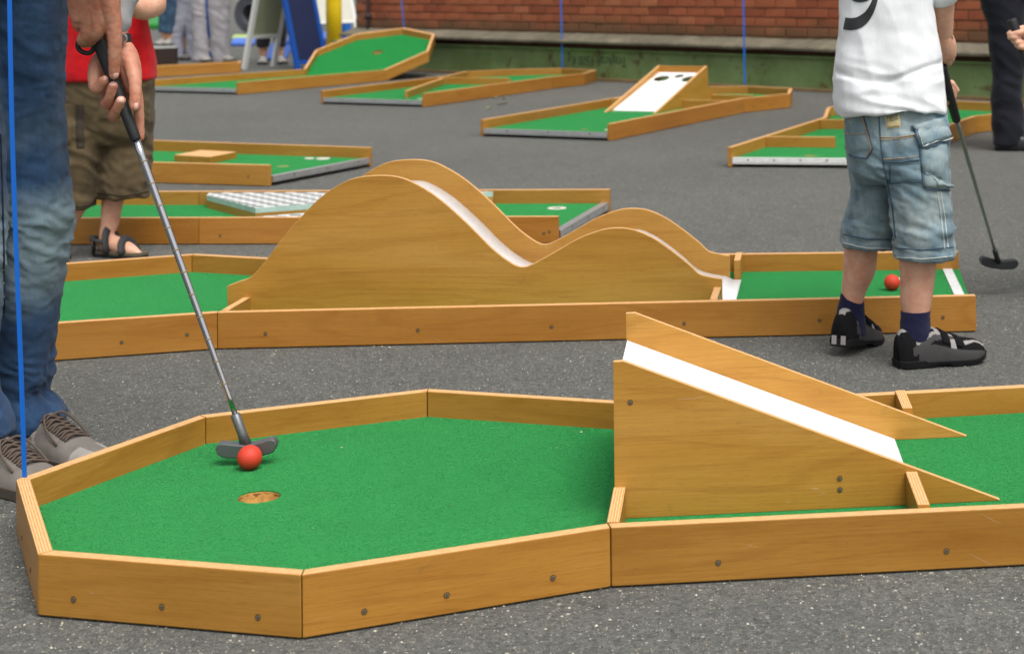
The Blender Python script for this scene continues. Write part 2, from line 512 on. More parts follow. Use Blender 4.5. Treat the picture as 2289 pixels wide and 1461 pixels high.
beam = thing('green_girder', 'long green painted steel girder with rust spots lying below the concrete ledge', 'girder', wp(1, -.1, 0))
mb = MB(); wbox(mb, S0 - .2, S1, -.085, -.07, .02, .232); mb.build('web', M['green_steel'], beam)
mb = MB(); wbox(mb, S0 - .2, S1, -.13, .0, .003, .020); mb.build('bottom_flange', M['rust'], beam)
mb = MB(); wbox(mb, S0 - .2, S1, -.14, -.035, .2325, .243); mb.build('top_flange', M['green_steel'], beam)
fc = bpy.data.curves.new('lettering', 'FONT')
fc.body = 'Tragkraft 1500 Kg'
fc.size = .105
fc.align_x = 'CENTER'; fc.align_y = 'CENTER'
fc.extrude = .0006
tmp = bpy.data.objects.new('tmp', fc); COL.objects.link(tmp)
bpy.context.view_layer.update()
me = bpy.data.meshes.new_from_object(tmp.evaluated_get(bpy.context.evaluated_depsgraph_get()))
bpy.data.objects.remove(tmp)
me.materials.clear(); me.materials.append(M['lettering'])
wdt = max(v.co.x for v in me.vertices) - min(v.co.x for v in me.vertices)
want = .66
for v in me.vertices: v.co.x *= want / wdt
o = link('lettering', me, beam)
xa = -WE; za = Vector((0, 0, -1))         # written upside down
R = Matrix((xa.to_tuple(), za.to_tuple(), WN.to_tuple())).transposed().to_4x4()
tl = on_plane(1334, 136, wp(0, -.07, 0), WN)
o.matrix_basis = beam.matrix_basis @ Matrix.Identity(4) if False else Matrix.Translation(tl + WN * .0012) @ R
o['kind'] = 'stuff'

# ------------------------------------------------------------------ minigolf lanes
BH, ZT, TH = .089, .040, .021
GROUP = 'portable wooden minigolf lanes'
def poly_area(p): return sum(p[i][0] * p[(i + 1) % len(p)][1] - p[(i + 1) % len(p)][0] * p[i][1] for i in range(len(p))) / 2
def offset_poly(pts, d):
    """offset an open polyline to its left by d (mitred)"""
    out = []
    P = [V2(p) for p in pts]
    for i in range(len(P)):
        dirs = []
        if i > 0: dirs.append((P[i] - P[i - 1]).normalized())
        if i < len(P) - 1: dirs.append((P[i + 1] - P[i]).normalized())
        ns = [Vector((-t.y, t.x)) for t in dirs]
        if len(ns) == 2:
            b = (ns[0] + ns[1]).normalized()
            out.append(P[i] + b * (d / max(.3, b.dot(ns[0]))))
        else: out.append(P[i] + ns[0] * d)
    return out
SCREW = None
def screw_mesh():
    global SCREW
    if SCREW: return SCREW
    mb = MB(); N = 14
    def ring(r, h): return [Vector((r * cos(2 * pi * k / N), r * sin(2 * pi * k / N), h)) for k in range(N)]
    R0, R1, R2 = ring(.0043, .0006), ring(.0034, .0002), ring(.0031, .0008)
    for a, b, mi in ((R0, R1, 1), (R1, R2, 1)):
        for k in range(N): mb.face([a[k], a[(k + 1) % N], b[(k + 1) % N], b[k]], mi)
    mb.face(R2, 0)
    mb.face([Vector(p) for p in ((-.0024, -.0005, .0013), (.0024, -.0005, .0013), (.0024, .0005, .0013), (-.0024, .0005, .0013))], 1)
    mb.face([Vector(p) for p in ((-.0005, -.0024, .0013), (.0005, -.0024, .0013), (.0005, .0024, .0013), (-.0005, .0024, .0013))], 1)
    SCREW = mb.mesh('screw', [M['screw'], M['recess']])
    return SCREW
def add_screw(parent, pos, nrm):
    o = link('screw', screw_mesh(), parent)
    o.location = pos + nrm * .0004
    q = Vector(nrm).to_track_quat('Z', 'Y')
    o.rotation_mode = 'QUATERNION'
    from mathutils import Quaternion
    o.rotation_quaternion = q @ Quaternion((0, 0, 1), random.uniform(0, 3))
def boards(parent, pts, z0=.003, z1=BH, th=TH, screws=(), bevel=.0014, zf=None, mat='wood', name='board'):
    """a run of boards whose outer top line is pts, interior on the left; every board an object"""
    inner = offset_poly(pts, th)
    res = []
    for i in range(len(pts) - 1):
        a, b = V2(pts[i]), V2(pts[i + 1])
        t = (b - a).normalized()
        g = .0007
        fp = [a + t * g, b - t * g, V2(inner[i + 1]) - t * g, V2(inner[i]) + t * g]
        mb = MB()
        mb.prism(fp, z0, z1, 0, 1, 0, (t.x, t.y), zf)
        o = mb.build(name, [M[mat], M['edge']], parent, bevel=bevel)
        res.append(o)
        nrm = Vector((t.y, -t.x, 0))
        for (bi, fr, z) in screws:
            if bi == i:
                p = a.lerp(b, fr)
                add_screw(o, Vector((p.x, p.y, z + (zf(p) if zf else 0))), nrm)
    return res
def floor(parent, poly, hole=None, zf=None, name='turf'):
    """carpet sheet on a plywood deck; hole = (centre, radius)"""
    poly = [V2(p) for p in poly]
    if poly_area(poly) < 0: poly.reverse()
    zf = zf or (lambda p: 0.0)
    for nm, z0, z1, mat in ((name, .0365, ZT, M['turf']), ('deck', .017, .036, M['dark_wood'])):
        bm = bmesh.new()
        def loop(pts, z):
            vs = [bm.verts.new((p.x, p.y, z + zf(p))) for p in pts]
            return vs, [bm.edges.new((vs[i], vs[(i + 1) % len(vs)])) for i in range(len(vs))]
        hp = None
        if hole:
            hc, hr = hole
            hp = []
            for k in range(40):
                aa = 2 * pi * k / 40
                rr = hr * (1 + .05 * noise.noise(Vector((cos(aa) * 3, sin(aa) * 3, 2)))) * (1.0 if nm == name else .97)
                hp.append(Vector((hc[0] + rr * cos(aa), hc[1] + rr * sin(aa))))
        layers = []
        for z in (z0, z1):
            vs, es = loop(poly, z)
            hv = None
            if hp:
                hv, he = loop(hp, z); es = es + he
            bmesh.ops.triangle_fill(bm, use_beauty=True, edges=es)
            layers.append((vs, hv))
        for idx in (0, 1):
            lo, hi = layers[0][idx], layers[1][idx]
            if lo:
                for i in range(len(lo)):
                    j = (i + 1) % len(lo)
                    bm.faces.new((lo[i], lo[j], hi[j], hi[i]))
        bmesh.ops.recalc_face_normals(bm, faces=bm.faces)
        me = bpy.data.meshes.new(nm); bm.to_mesh(me); bm.free()
        me.materials.append(mat)
        link(nm, me, parent)
    if hole:
        mb = MB()
        hc, hr = hole
        rings = []
        for r_, z in ((hr * .98, .0385), (hr * .955, .030), (hr * .93, .008), (.0001, .008)):
            rings.append([Vector((hc[0] + r_ * (1 + .03 * noise.noise(Vector((cos(2 * pi * k / 32) * 4, sin(2 * pi * k / 32) * 4, z * 90)))) * cos(2 * pi * k / 32), hc[1] + r_ * sin(2 * pi * k / 32), z + zf(V2(hc)))) for k in range(32)])
        for a, b in zip(rings, rings[1:]):
            for k in range(32): mb.face([a[k], a[(k + 1) % 32], b[(k + 1) % 32], b[k]])
        mb.build('hole_cup', M['hole_wood'], parent, smooth=True)
def end_strip(parent, a, b, mat='alu', z0=.016, z1=.0425, out=.006, back=.022, screws=3):
    """aluminium angle capping the open end of a deck from a to b; outside on the right of a->b"""
    a, b = V2(a), V2(b)
    t = (b - a).normalized(); r = Vector((t.y, -t.x))
    mb = MB()
    for fp, za, zb in (([a, a + r * out, b + r * out, b], z0, z1 - .0015), ([a - r * back, a + r * (out + .0005), b + r * (out + .0005), b - r * back], z1 - .0014, z1),
                       ([a + r * out, a + r * (out + .0015), b + r * (out + .0015), b + r * out], z0 + .009, z0 + .013)):
        fp = list(fp)
        if poly_area(fp) < 0: fp.reverse()
        mb.prism(fp, za, zb, 0, 0, None, (t.x, t.y))
    o = mb.build('end_strip', M[mat], parent, bevel=.0006)
    for k in range(screws):
        p = a.lerp(b, (k + .6) / screws) + r * (out + .0004)
        add_screw(o, Vector((p.x, p.y, z0 + .018)), Vector((r.x, r.y, 0)))
    return o
def bar(parent, a, b, z0, z1, th, name='barrier_bar', mat='wood', bevel=.0012, screws=()):
    a, b = V2(a), V2(b)
    t = (b - a).normalized(); l = Vector((-t.y, t.x)) * (th / 2)
    mb = MB(); mb.prism([a - l, b - l, b + l, a + l], z0, z1, 0, 1, 0, (t.x, t.y))
    return mb.build(name, [M[mat], M['edge']], parent, bevel=bevel)
def panel(parent, L, prof, y0, th, zb, name='side_panel', mat='wood_pale', bevel=.0012):
    """upright shaped board: prof = [(x, ztop)], front face at y0, thickness th, bottom zb, placed by lane frame L"""
    mb = MB()
    N = len(prof)
    top = [(x, z) for x, z in prof]
    for i in range(N - 1):
        (xa, za), (xb, zbb) = top[i], top[i + 1]
        for y in (y0, y0 + th):
            mb.face([L(xa, y, zb), L(xb, y, zb), L(xb, y, zbb), L(xa, y, za)], 0, [(xa, zb), (xb, zb), (xb, zbb), (xa, za)])
        mb.face([L(xa, y0, za), L(xb, y0, zbb), L(xb, y0 + th, zbb), L(xa, y0 + th, za)], 1, [(xa, 0), (xb, 0), (xb, th), (xa, th)])
        mb.face([L(xa, y0, zb), L(xb, y0, zb), L(xb, y0 + th, zb), L(xa, y0 + th, zb)], 1, [(xa, 0), (xb, 0), (xb, th), (xa, th)])
    for x, z in (top[0], top[-1]):
        if z - zb > 1e-5:
            mb.face([L(x, y0, zb), L(x, y0, z), L(x, y0 + th, z), L(x, y0 + th, zb)], 1, [(zb, 0), (z, 0), (z, th), (zb, th)])
    return mb.build(name, [M[mat], M['edge']], parent, bevel=bevel)
def sheet(parent, rows, mat, name='slide', th=.004, uvs=None, smooth=False):
    """thin sheet through rows [(left,right)] of points, with thickness below"""
    mb = MB()
    dn = Vector((0, 0, -th))
    for (a, b), (c, d) in zip(rows, rows[1:]):
        mb.face([a, b, d, c]); mb.face([a + dn, c + dn, d + dn, b + dn])
        mb.face([a, c, c + dn, a + dn]); mb.face([b, b + dn, d + dn, d])
    (a, b), (c, d) = rows[0], rows[-1]
    mb.face([a, a + dn, b + dn, b]); mb.face([c, d, d + dn, c + dn])
    return mb.build(name, mat, parent, smooth=smooth)
def frame(O, e):
    e = Vector((e[0], e[1])).normalized(); nn = Vector((-e.y, e.x))
    def L(x, y, z=None):
        p = V2(O) + e * x + nn * y
        return p if z is None else Vector((p.x, p.y, z))
    return L, e, nn
def rot(a): return (cos(radians(a)), sin(radians(a)))
def disc(parent, c, r, z, mat, name, r_in=0.0, h=.002):
    mb = MB(); N = 24
    def ring(rr, zz): return [Vector((c[0] + rr * cos(2 * pi * k / N), c[1] + rr * sin(2 * pi * k / N), zz)) for k in range(N)]
    A_, B_ = ring(r, z), ring(r, z + h)
    C_ = ring(max(r_in, .0005), z + h)
    for a, b in ((A_, B_), (B_, C_)) + (((C_, ring(max(r_in, .0005), z)),) if r_in else ()):
        for k in range(N): mb.face([a[k], a[(k + 1) % N], b[(k + 1) % N], b[k]])
    return mb.build(name, mat, parent)

# --- nearest lane: seven-sided green with a hole, and the straight white jump ramp
O = at(1365, 1178, BH); e = at(2289, 1133, BH) - O
L, e2, n2 = frame(O, e)
t = thing('minigolf_lane', 'nearest minigolf lane with a seven-sided green, a hole and a steep straight white ramp', 'minigolf lane', L(0, .36, 0), GROUP)
outline = [(1.85, 0), (0, 0), (-.424, -.139), (-.808, .006), (-.948, .398), (-.729, .778), (-.321, .916), (.13, .722), (1.85, .805)]
run = [L(*p) for p in outline]
boards(t, list(reversed(run)), screws=[(7, .085 + .0, .03), (7, .27, .03), (6, .80, .03), (6, .45, .03), (6, .19, .026), (5, .14, .030), (5, .48, .030), (5, .84, .027), (7, .52, .03), (7, .8, .03), (4, .3, .03), (4, .7, .03)], bevel=.0018)
inner = offset_poly(list(reversed(run)), TH + .0005)
floor(t, inner, (L(-.565, .408), .035))
def LS(x, y, z=None): return L(x + .097 * (y - .202), y, z)     # cross pieces lean slightly with the lane
fp_prof = [(.014, .286), (.03, .2862)] + [(.03 + (.633 - .03) * k / 12, .2862 + (.0415 - .2862) * k / 12) for k in range(1, 13)]
a = panel(t, LS, fp_prof, .196, .012, ZT + .0005); 
for x, z in ((.04, .222),):
    p = LS(x, .196, z); add_screw(a, p, Vector((-n2.x, -n2.y, 0)))
for x, z in ((.372, .088), (.372, .070)):
    p = LS(x, .196, z); add_screw(a, p, Vector((-n2.x, -n2.y, 0)))
panel(t, LS, fp_prof, .581, .012, ZT + .0005)
def slide_z(x): return .2862 + (.0415 - .2862) * (x - .03) / (.633 - .03) - .0535
xe = .03 + (.633 - .03) * (.2862 - .0535 - .0425) / (.2862 - .0415)
sheet(t, [(LS(x, .209, slide_z(x)), LS(x, .580, slide_z(x))) for x in [.016 + (xe - .016) * k / 8 for k in range(9)]], M['white_board'], th=.009)
for xs, ya, yb, zt_ in ((.012, .0215, .195, .0905), (.478, .0215, .195, .094), (.025, .594, .705, .0905), (.515, .594, .73, .094)):
    bar(t, LS(xs + .01, ya), LS(xs + .01, yb), ZT + .0004, zt_, .019, 'cross_support')
end_strip(t, L(1.84, .022), L(1.84, .78))
NEAR_L = L

# --- double hump lane
O = at(1365 / 2.81, 420 + 782 / 2.81, BH); e = at(1489 + 1943 / 2.81, 420 + 676 / 2.81, BH) - O
L, e2, n2 = frame(O, e)
t = thing('minigolf_lane', 'minigolf lane with two rounded wooden humps, a tall one and a low one', 'minigolf lane', L(.6, .36, 0), GROUP)
outline = [(1.83, 0), (0, 0), (-.42, -.106), (-.80, .03), (-.95, .40), (-.69, .763), (-.287, .905), (.003, .782), (1.898, .676)]
run = [L(*p) for p in reversed(outline)]
boards(t, run, screws=[(7, .062, .036), (7, .26, .036), (7, .435, .037), (7, .61, .038), (7, .79, .038), (7, .955, .038), (6, .84, .042), (6, .5, .034)], mat='wood_red')
hin = offset_poly(run, TH + .0005)
floor(t, hin)
HUMP = [(-.02, .119), (.0, .127), (.04, .142), (.075, .180), (.11, .226), (.175, .300), (.225, .345), (.285, .378), (.343, .387), (.404, .383), (.455, .361), (.512, .322), (.581, .258), (.637, .200), (.682, .164), (.712, .151), (.742, .159), (.799, .189), (.856, .220), (.914, .240), (.955, .244), (.996, .238), (1.042, .217), (1.088, .185), (1.134, .147), (1.157, .125), (1.180, .117), (1.216, .110)]
def catmull(pts, k=5):
    out = []
    for i in range(len(pts) - 1):
        p0, p1, p2, p3 = pts[max(i - 1, 0)], pts[i], pts[i + 1], pts[min(i + 2, len(pts) - 1)]
        for j in range(k):
            u = j / k
            out.append(tuple(.5 * ((2 * b) + (-a + c) * u + (2 * a - 5 * b + 4 * c - d) * u * u + (-a + 3 * b - 3 * c + d) * u ** 3) for a, b, c, d in zip(p0, p1, p2, p3)))
    out.append(tuple(pts[-1]))
    return out
hump = catmull(HUMP, 4)
def LH(x, y, z=None): return L(x + .09 * (y - .19), y, z)
panel(t, LH, hump, .184, .012, ZT + .0005)
panel(t, LH, hump, .540, .012, ZT + .0005)
rows = []
for i, (x, z) in enumerate(hump):
    a, b = hump[max(i - 1, 0)], hump[min(i + 1, len(hump) - 1)]
    tx, tz = b[0] - a[0], b[1] - a[1]; ll = hypot(tx, tz)
    nx, nz = tz / ll, -tx / ll
    rows.append((x + nx * .056, max(ZT + .004, z + nz * .056)))
rows = [r_ for r_ in rows if r_[0] < 1.215] + [(1.225, .046), (1.247, ZT + .0045)]
mono = [rows[0]]
for r_ in rows[1:]:
    if r_[0] > mono[-1][0] + .003: mono.append(r_)
sheet(t, [(LH(x, .197 if x < 1.22 else .1965, z), LH(x, .539, z)) for x, z in mono], M['white_board'], th=.004, smooth=True)
for xs, ya, yb in ((.02, .0215, .183), (1.196, .0215, .183), (.05, .553, .75), (1.228, .553, .685)):
    bar(t, LH(xs + .008, ya), LH(xs + .008, yb), ZT + .0004, .0905 if ya < .1 else .0955, .018, 'cross_support')
end_strip(t, L(1.824, .022), L(1.874, .655), 'strip_white', z0=.030, out=.001, back=.024, screws=0)
disc(t, L(1.70, .52), .018, ZT, M['marker'], 'tee_marker', .010)
HUMP_L = L

# --- lane with the checkered wedges
O = at(700 + 1540 / 2.81, 340 + 405 / 2.81, BH); e = O - at(440 / 2.81, 420 + 190 / 2.81, BH)
L, e2, n2 = frame(O, e)
t = thing('minigolf_lane', 'minigolf lane with black and white checkered wedges, half hidden behind the tall hump', 'minigolf lane', L(-.8, .36, 0), GROUP)
n = NT('checkered_print'); v = n.coords('UV', (1, 1, 1))
ck = n.n('TexChecker', Scale=1.0); n.l(v, ck.inputs['Vector'])
ck.inputs['Color1'].default_value = (.74, .74, .72, 1); ck.inputs['Color2'].default_value = (.20, .21, .20, 1)
M['checker'] = n.set(ck.outputs['Color'], .5)
M['mint'] = flat('pale_mint_edge', rgb(176, 200, 192), .6, var=.15, vscale=30)
boards(t, [L(.068, .708), L(-1.46, .70), L(-2.35, .72)], mat='wood')
boards(t, [L(-2.35, 0), L(-1.2, 0), L(0, 0)], screws=[(0, .25, .03), (0, .75, .03), (1, .06, .03), (1, .28, .03), (1, .52, .03), (1, .75, .03), (1, .96, .035), (1, .975, .04)], mat='wood_red')
boards(t, [L(-2.35, .72), L(-2.35, 0)], mat='wood')
floor(t, [L(-2.33, .023), L(0, .023), L(.055, .68), L(-2.33, .69)])
end_strip(t, L(.002, .022), L(.058, .684))
def wedge(pts, zt_, name):
    mb = MB(); P = [L(*p) for p in pts]
    if poly_area(P) < 0: P.reverse()
    uv = [(((p.x * e2.x + p.y * e2.y)) / .04, ((-p.x * e2.y + p.y * e2.x)) / .04) for p in P]
    mb.face([(p.x, p.y, zt_) for p in P], 0, uv)
    for i in range(len(P)):
        a, b = P[i], P[(i + 1) % len(P)]
        zm = zt_ - .018
        mb.face([(a.x, a.y, zm), (b.x, b.y, zm), (b.x, b.y, zt_), (a.x, a.y, zt_)], 1)
        if zm > ZT + .002:
            mb.face([(a.x, a.y, ZT), (b.x, b.y, ZT), (b.x, b.y, zm), (a.x, a.y, zm)], 2, [(0, 0), (.3, 0), (.3, .03), (0, .03)])
    mb.face([(p.x, p.y, ZT + .0004) for p in reversed(P)], 1)
    mb.build(name, [M['checker'], M['mint'], M['wood']], t)
wedge([(-1.42, .675), (-1.40, .60), (-1.10, .262), (-.36, .675)], .085, 'checkered_wedge')
wedge([(-1.36, .0225), (-.35, .60), (-.35, .0225)], .066, 'checkered_wedge')
disc(t, L(-.103, .55), .034, ZT, M['marker'], 'tee_marker', .017)
disc(t, L(-.12, .27), .03, ZT, M['marker_tan'], 'worn_patch', 0, .0012)

# --- lane with the square wooden block
zb = lambda x, y: (190 + x / 4.488, 170 + y / 4.488)
O = at(*zb(1845, 895), BH); e = O - at(*zb(670, 865), BH)
L, e2, n2 = frame(O, e)
t = thing('minigolf_lane', 'minigolf lane with a square wooden block in the middle, behind the red-shirted child', 'minigolf lane', L(-.7, .4, 0), GROUP)
boards(t, [L(.063, .742), L(-1.9, .905)], mat='wood')
boards(t, [L(-1.9, 0), L(-.9, 0), L(0, 0)], screws=[(1, .35, .04), (1, .89, .04), (0, .4, .04), (0, .8, .04)], mat='wood')
boards(t, [L(-1.9, .905), L(-1.9, 0)], mat='wood')
floor(t, [L(-1.88, .023), L(0, .023), L(.055, .72), L(-1.88, .88)])
end_strip(t, L(.002, .022), L(.057, .722))
mb = MB()
P = [L(-.767, .43), L(-.548, .388), L(-.555, .60), L(-.773, .64)]
mb.prism(P, ZT + .0003, .0705, 0, 1, 0, (e2.x, e2.y))
mb.build('block', [M['wood'], M['edge']], t, bevel=.0015)
mb = MB()
P = [L(-1.66, .60), L(-1.44, .56), L(-1.44, .78), L(-1.66, .81)]
mb.prism(P, ZT + .0003, .0705, 0, 1, 0, (e2.x, e2.y))
mb.build('block', [M['wood'], M['edge']], t, bevel=.0015)
disc(t, L(-.14, .655), .032, ZT, M['marker'], 'tee_marker', 0, .004)
disc(t, L(-.21, .655), .022, ZT, M['marker'], 'tee_marker', 0, .003)
disc(t, L(-.16, .36), .028, ZT, M['marker_tan'], 'worn_patch', 0, .0012)

# --- lane with the wide white target ramp
zw = lambda x, y: (1340 + x / 5.087, 120 + y / 5.087)
z2 = lambda x, y: (700 + x / 2.81, y / 2.81)
HEAD = [(.42, -.13), (.83, .02), (.97, .38), (.83, .75), (.42, .90)]
O = at(*z2(1870, 778), BH); e = at(*zw(1645, 508), BH) - O
L, e2, n2 = frame(O, e)
t = thing('minigolf_lane', 'minigolf lane with a wide white target ramp that has three round holes', 'minigolf lane', L(1, .4, 0), GROUP)
J = 1.723
boards(t, [L(0, 0), L(J, 0)] + [L(J + x, y) for x, y in HEAD] + [L(J, .80), L(.034, .797)], screws=[(1, .2, .03), (1, .55, .03), (1, .85, .03)], mat='wood_red')
floor(t, offset_poly([L(0, 0), L(J, 0)] + [L(J + x, y) for x, y in HEAD] + [L(J, .80), L(.034, .797)], TH + .0005))
end_strip(t, L(.034, .774), L(.002, .022))
tri = [(1.135 + (1.862 - 1.135) * k / 8, .0415 + (.271 - .0415) * k / 8) for k in range(9)] + [(1.872, .268), (1.876, .150), (1.90, .122), (1.94, .098), (2.03, .068), (2.06, .045)]
panel(t, L, tri, .305, .014, ZT + .0005)
panel(t, L, tri, .625, .014, ZT + .0005)
mb = MB(); P = [L(1.850, .3195), L(1.866, .3195), L(1.866, .6245), L(1.850, .6245)]
if poly_area(P) < 0: P.reverse()
mb.prism(P, .212, .268, 0, 1, 0, (n2.x, n2.y)); mb.build('back_board', [M['wood'], M['edge']], t, bevel=.001)
# perforated slide: grid of cells around three holes, built as a filled sheet
bm = bmesh.new()
def sl(x, y):
    k = (x - 1.22) / (1.849 - 1.22)
    return L(x, y, .0425 + k * (.226 - .0425))
ol = [sl(1.22, .320), sl(1.849, .320), sl(1.849, .6245), sl(1.22, .6245)]
vs = [bm.verts.new(p) for p in ol]
es = [bm.edges.new((vs[i], vs[(i + 1) % 4])) for i in range(4)]
for hx, hy, hr in ((1.745, .560, .050), (1.79, .462, .031), (1.745, .372, .050)):
    hv = [bm.verts.new(sl(hx + hr * cos(2 * pi * k / 24), hy + hr * sin(2 * pi * k / 24))) for k in range(24)]
    es += [bm.edges.new((hv[k], hv[(k + 1) % 24])) for k in range(24)]
bmesh.ops.triangle_fill(bm, use_beauty=True, edges=es)
me = bpy.data.meshes.new('slide'); bm.to_mesh(me); bm.free(); me.materials.append(M['white_board'])
o = link('slide', me, t); md = o.modifiers.new('thickness', 'SOLIDIFY'); md.thickness = .006; md.offset = 0
for xs, ya, yb in ((1.50, .0215, .304), (1.92, .0215, .304), (1.50, .64, .778), (1.92, .64, .80)):
    bar(t, L(xs, ya), L(xs, yb), ZT + .0004, .092, .018, 'cross_support')
disc(t, L(.16, .09), .03, ZT, M['marker'], 'tee_marker', .016)
disc(t, L(.16, .24), .02, ZT, M['marker_tan'], 'worn_patch', 0, .0012)

# --- lane with two oblique bars
zm = lambda x, y: (780 + x / 4.0875, y / 4.0875)
O = at(*z2(700, 588), BH); e = at(*zm(1855, 703), BH) - O
L, e2, n2 = frame(O, e)
t = thing('minigolf_lane', 'minigolf lane with two thin bars meeting at an angle, in front of the green girder', 'minigolf lane', L(1, .4, 0), GROUP)
J = 1.652
run = [L(0, 0), L(J, 0)] + [L(J + x, y) for x, y in [(.40, -.05), (.80, .06), (.97, .45), (.75, .80), (.46, 1.02)]] + [L(J - .08, .86), L(.06, .851)]
boards(t, run, screws=[(1, .3, .03), (1, .7, .03)], mat='wood_red')
floor(t, offset_poly(run, TH + .0005))
end_strip(t, L(.06, .828), L(.002, .022))
bar(t, L(.187, .265), L(1.36, .74), ZT + .0004, BH, .02)
bar(t, L(1.43, .828), L(1.456, .236), ZT + .0004, BH, .02)
disc(t, L(.15, .12), .03, ZT, M['marker'], 'tee_marker', .016)

# --- lane with the raised, tilted green
z_t2 = lambda x, y: (340 + x / 4.769, y / 4.769)
Jp = at(*zm(335, 640), BH)
FR = at(*z_t2(920, 880), BH)
e70 = Vector(rot(70)); n70 = Vector((-e70.y, e70.x))
tilt = radians(18)
t = thing('minigolf_lane', 'minigolf lane whose seven-sided green is tilted up at the far end', 'minigolf lane', (Jp.x, Jp.y, 0), GROUP)
H7 = [(0, 0), (.42, -.15), (.81, 0), (.96, .36), (.81, .72), (.42, .87), (0, .72)]
j2 = V2(Jp)
def TP(x, y): return j2 + e70 * (x * cos(tilt)) + n70 * (y * 1.05)
def zf_tilt(p): return max(0.0, (V2(p) - j2).dot(e70)) * math.tan(tilt)
jl = TP(0, .72)
FL = V2(at(*z_t2(-60, 856), BH))
boards(t, [V2(FR), j2], mat='wood')
boards(t, [jl, FL], mat='wood')
head = [TP(*p) for p in H7]
boards(t, head, zf=zf_tilt, mat='wood')
inn = offset_poly(head, TH + .0005)
floor(t, inn, (tuple(TP(.52, .36)), .045), zf=zf_tilt, name='turf')
dirv = (j2 - V2(FR)).normalized(); nr = Vector((-dirv.y, dirv.x))
floor(t, [V2(FR) + nr * .022, inn[0], inn[-1], FL - (FL - V2(FR)).normalized() * .022 ])
end_strip(t, FL - (FL - V2(FR)).normalized() * .022, V2(FR) + nr * .022)
for p in ((.55, .2), (.55, .5)):
    q = TP(*p); bar(t, q, q + n70 * .04, .003, zf_tilt(q) + .015, .05, 'prop', 'dark_wood')

# --- lane with the cross bars, right
z3 = lambda x, y: (1489 + x / 2.81, y / 2.81)
O = at(*z3(385, 925), BH); e = at(*z3(985, 738), BH) - O
L, e2, n2 = frame(O, e)
t = thing('minigolf_lane', 'minigolf lane with short cross bars, partly hidden behind the boy in the white shirt', 'minigolf lane', L(1, -.36, 0), GROUP)
run = [L(.10, -.74), L(1.30, -.745), L(1.72, -.765), L(1.97, -.88), L(2.36, -.94), L(2.62, -.70), L(2.70, -.44), L(2.45, .08), L(2.131, .156), L(1.515, 0), L(0, 0)]
boards(t, run, screws=[(1, .5, .03)], mat='wood')
floor(t, offset_poly(run, TH + .0005))
end_strip(t, L(.004, -.022), L(.10, -.72), 'strip_white', screws=6)
bar(t, L(.49, -.0215), L(.535, -.345), ZT + .0004, BH, .02)
bar(t, L(1.40, -.0215), L(1.45, -.36), ZT + .0004, BH, .02)
bar(t, L(.93, -.42), L(.93, -.722), ZT + .0004, BH, .02)
disc(t, L(.17, -.33), .03, ZT, M['marker_tan'], 'worn_patch', 0, .0012)

# --- lane glimpsed at the far left behind the grey joggers
t = thing('minigolf_lane', 'minigolf lane farthest to the left, only two of its boards showing by the dark crate', 'minigolf lane', at(440, 165, 0), GROUP)
a = at(538, 140, BH); b = at(345, 150, BH); c = at(540, 136.5, BH); d = at(345, 138, BH)
ee = (V2(b) - V2(a)).normalized()
run = [V2(b) + ee * .6, V2(a), V2(a) + (V2(c) - V2(a)), V2(c) + ee * 1.3]
boards(t, run, mat='wood_red')
floor(t, offset_poly(run, TH + .0005))

# ------------------------------------------------------------------ balls
def golf_ball(pos, label, ax):
    bm = bmesh.new()
    bmesh.ops.create_icosphere(bm, subdivisions=5, radius=.02135)
    G = [Vector((cos(2.39996 * k) * math.sqrt(1 - (1 - 2 * (k + .5) / 220) ** 2), sin(2.39996 * k) * math.sqrt(1 - (1 - 2 * (k + .5) / 220) ** 2), 1 - 2 * (k + .5) / 220)) for k in range(220)]
    from mathutils.kdtree import KDTree
    kd = KDTree(220)
    for k, p in enumerate(G): kd.insert(p, k)
    kd.balance()
    for v in bm.verts:
        d = kd.find(v.co.normalized())[2]
        if d < .095: v.co *= 1 - .02 * (1 - (d / .095) ** 2)
    me = bpy.data.meshes.new('golf_ball'); bm.to_mesh(me); bm.free()
    for p in me.polygons: p.use_smooth = True
    me.materials.append(M['ball'])
    o = link('golf_ball', me); o.location = pos; o.rotation_euler = ax
    tag(o, label, 'golf ball', 'red golf balls')
golf_ball(at(558, 1022, ZT + .0213), 'red golf ball lying in front of the grey putter head', (.3, .2, .5))
golf_ball(at(1994, 631, ZT + .0213), 'red golf ball between the legs of the boy in the white shirt', (1.3, .6, .1))

# ------------------------------------------------------------------ blue ribbons tied to the lanes
def ribbon(p0, p1, w, label):
    mb = MB()
    p0, p1 = Vector(p0), Vector(p1)
    pts = []
    for k in range(25):
        u = k / 24
        pts.append(p0.lerp(p1, u) + Vector((.004 * sin(u * 9 + p0.x * 3), 0, 0)) * (w / .007) * sin(pi * u))
    for k in range(24):
        for (a, b) in (((-w / 2, -.0008), (w / 2, -.0008)), ((w / 2, -.0008), (w / 2, .0008)), ((w / 2, .0008), (-w / 2, .0008)), ((-w / 2, .0008), (-w / 2, -.0008))):
            A_, B_ = Vector((a[0], a[1], 0)), Vector((b[0], b[1], 0))
            mb.face([pts[k] + A_, pts[k] + B_, pts[k + 1] + B_, pts[k + 1] + A_])
    o = mb.build('blue_ribbon', M['ribbon'])
    tag(o, label, 'ribbon', 'blue ribbons rising from the lanes')
p0 = at(55, 1066, BH + .0005); p1 = atY(22, 0, p0.y); ribbon(p0, p1 + (p1 - p0) * 1.6, .0074, 'broad blue ribbon rising from the corner of the nearest lane in front of the jeans')
p0 = at(1257, 152, BH); p1 = atY(1254, 0, p0.y); ribbon(p0, p1 + (p1 - p0) * 6, .012, 'blue ribbon rising from the lane with two angled bars')
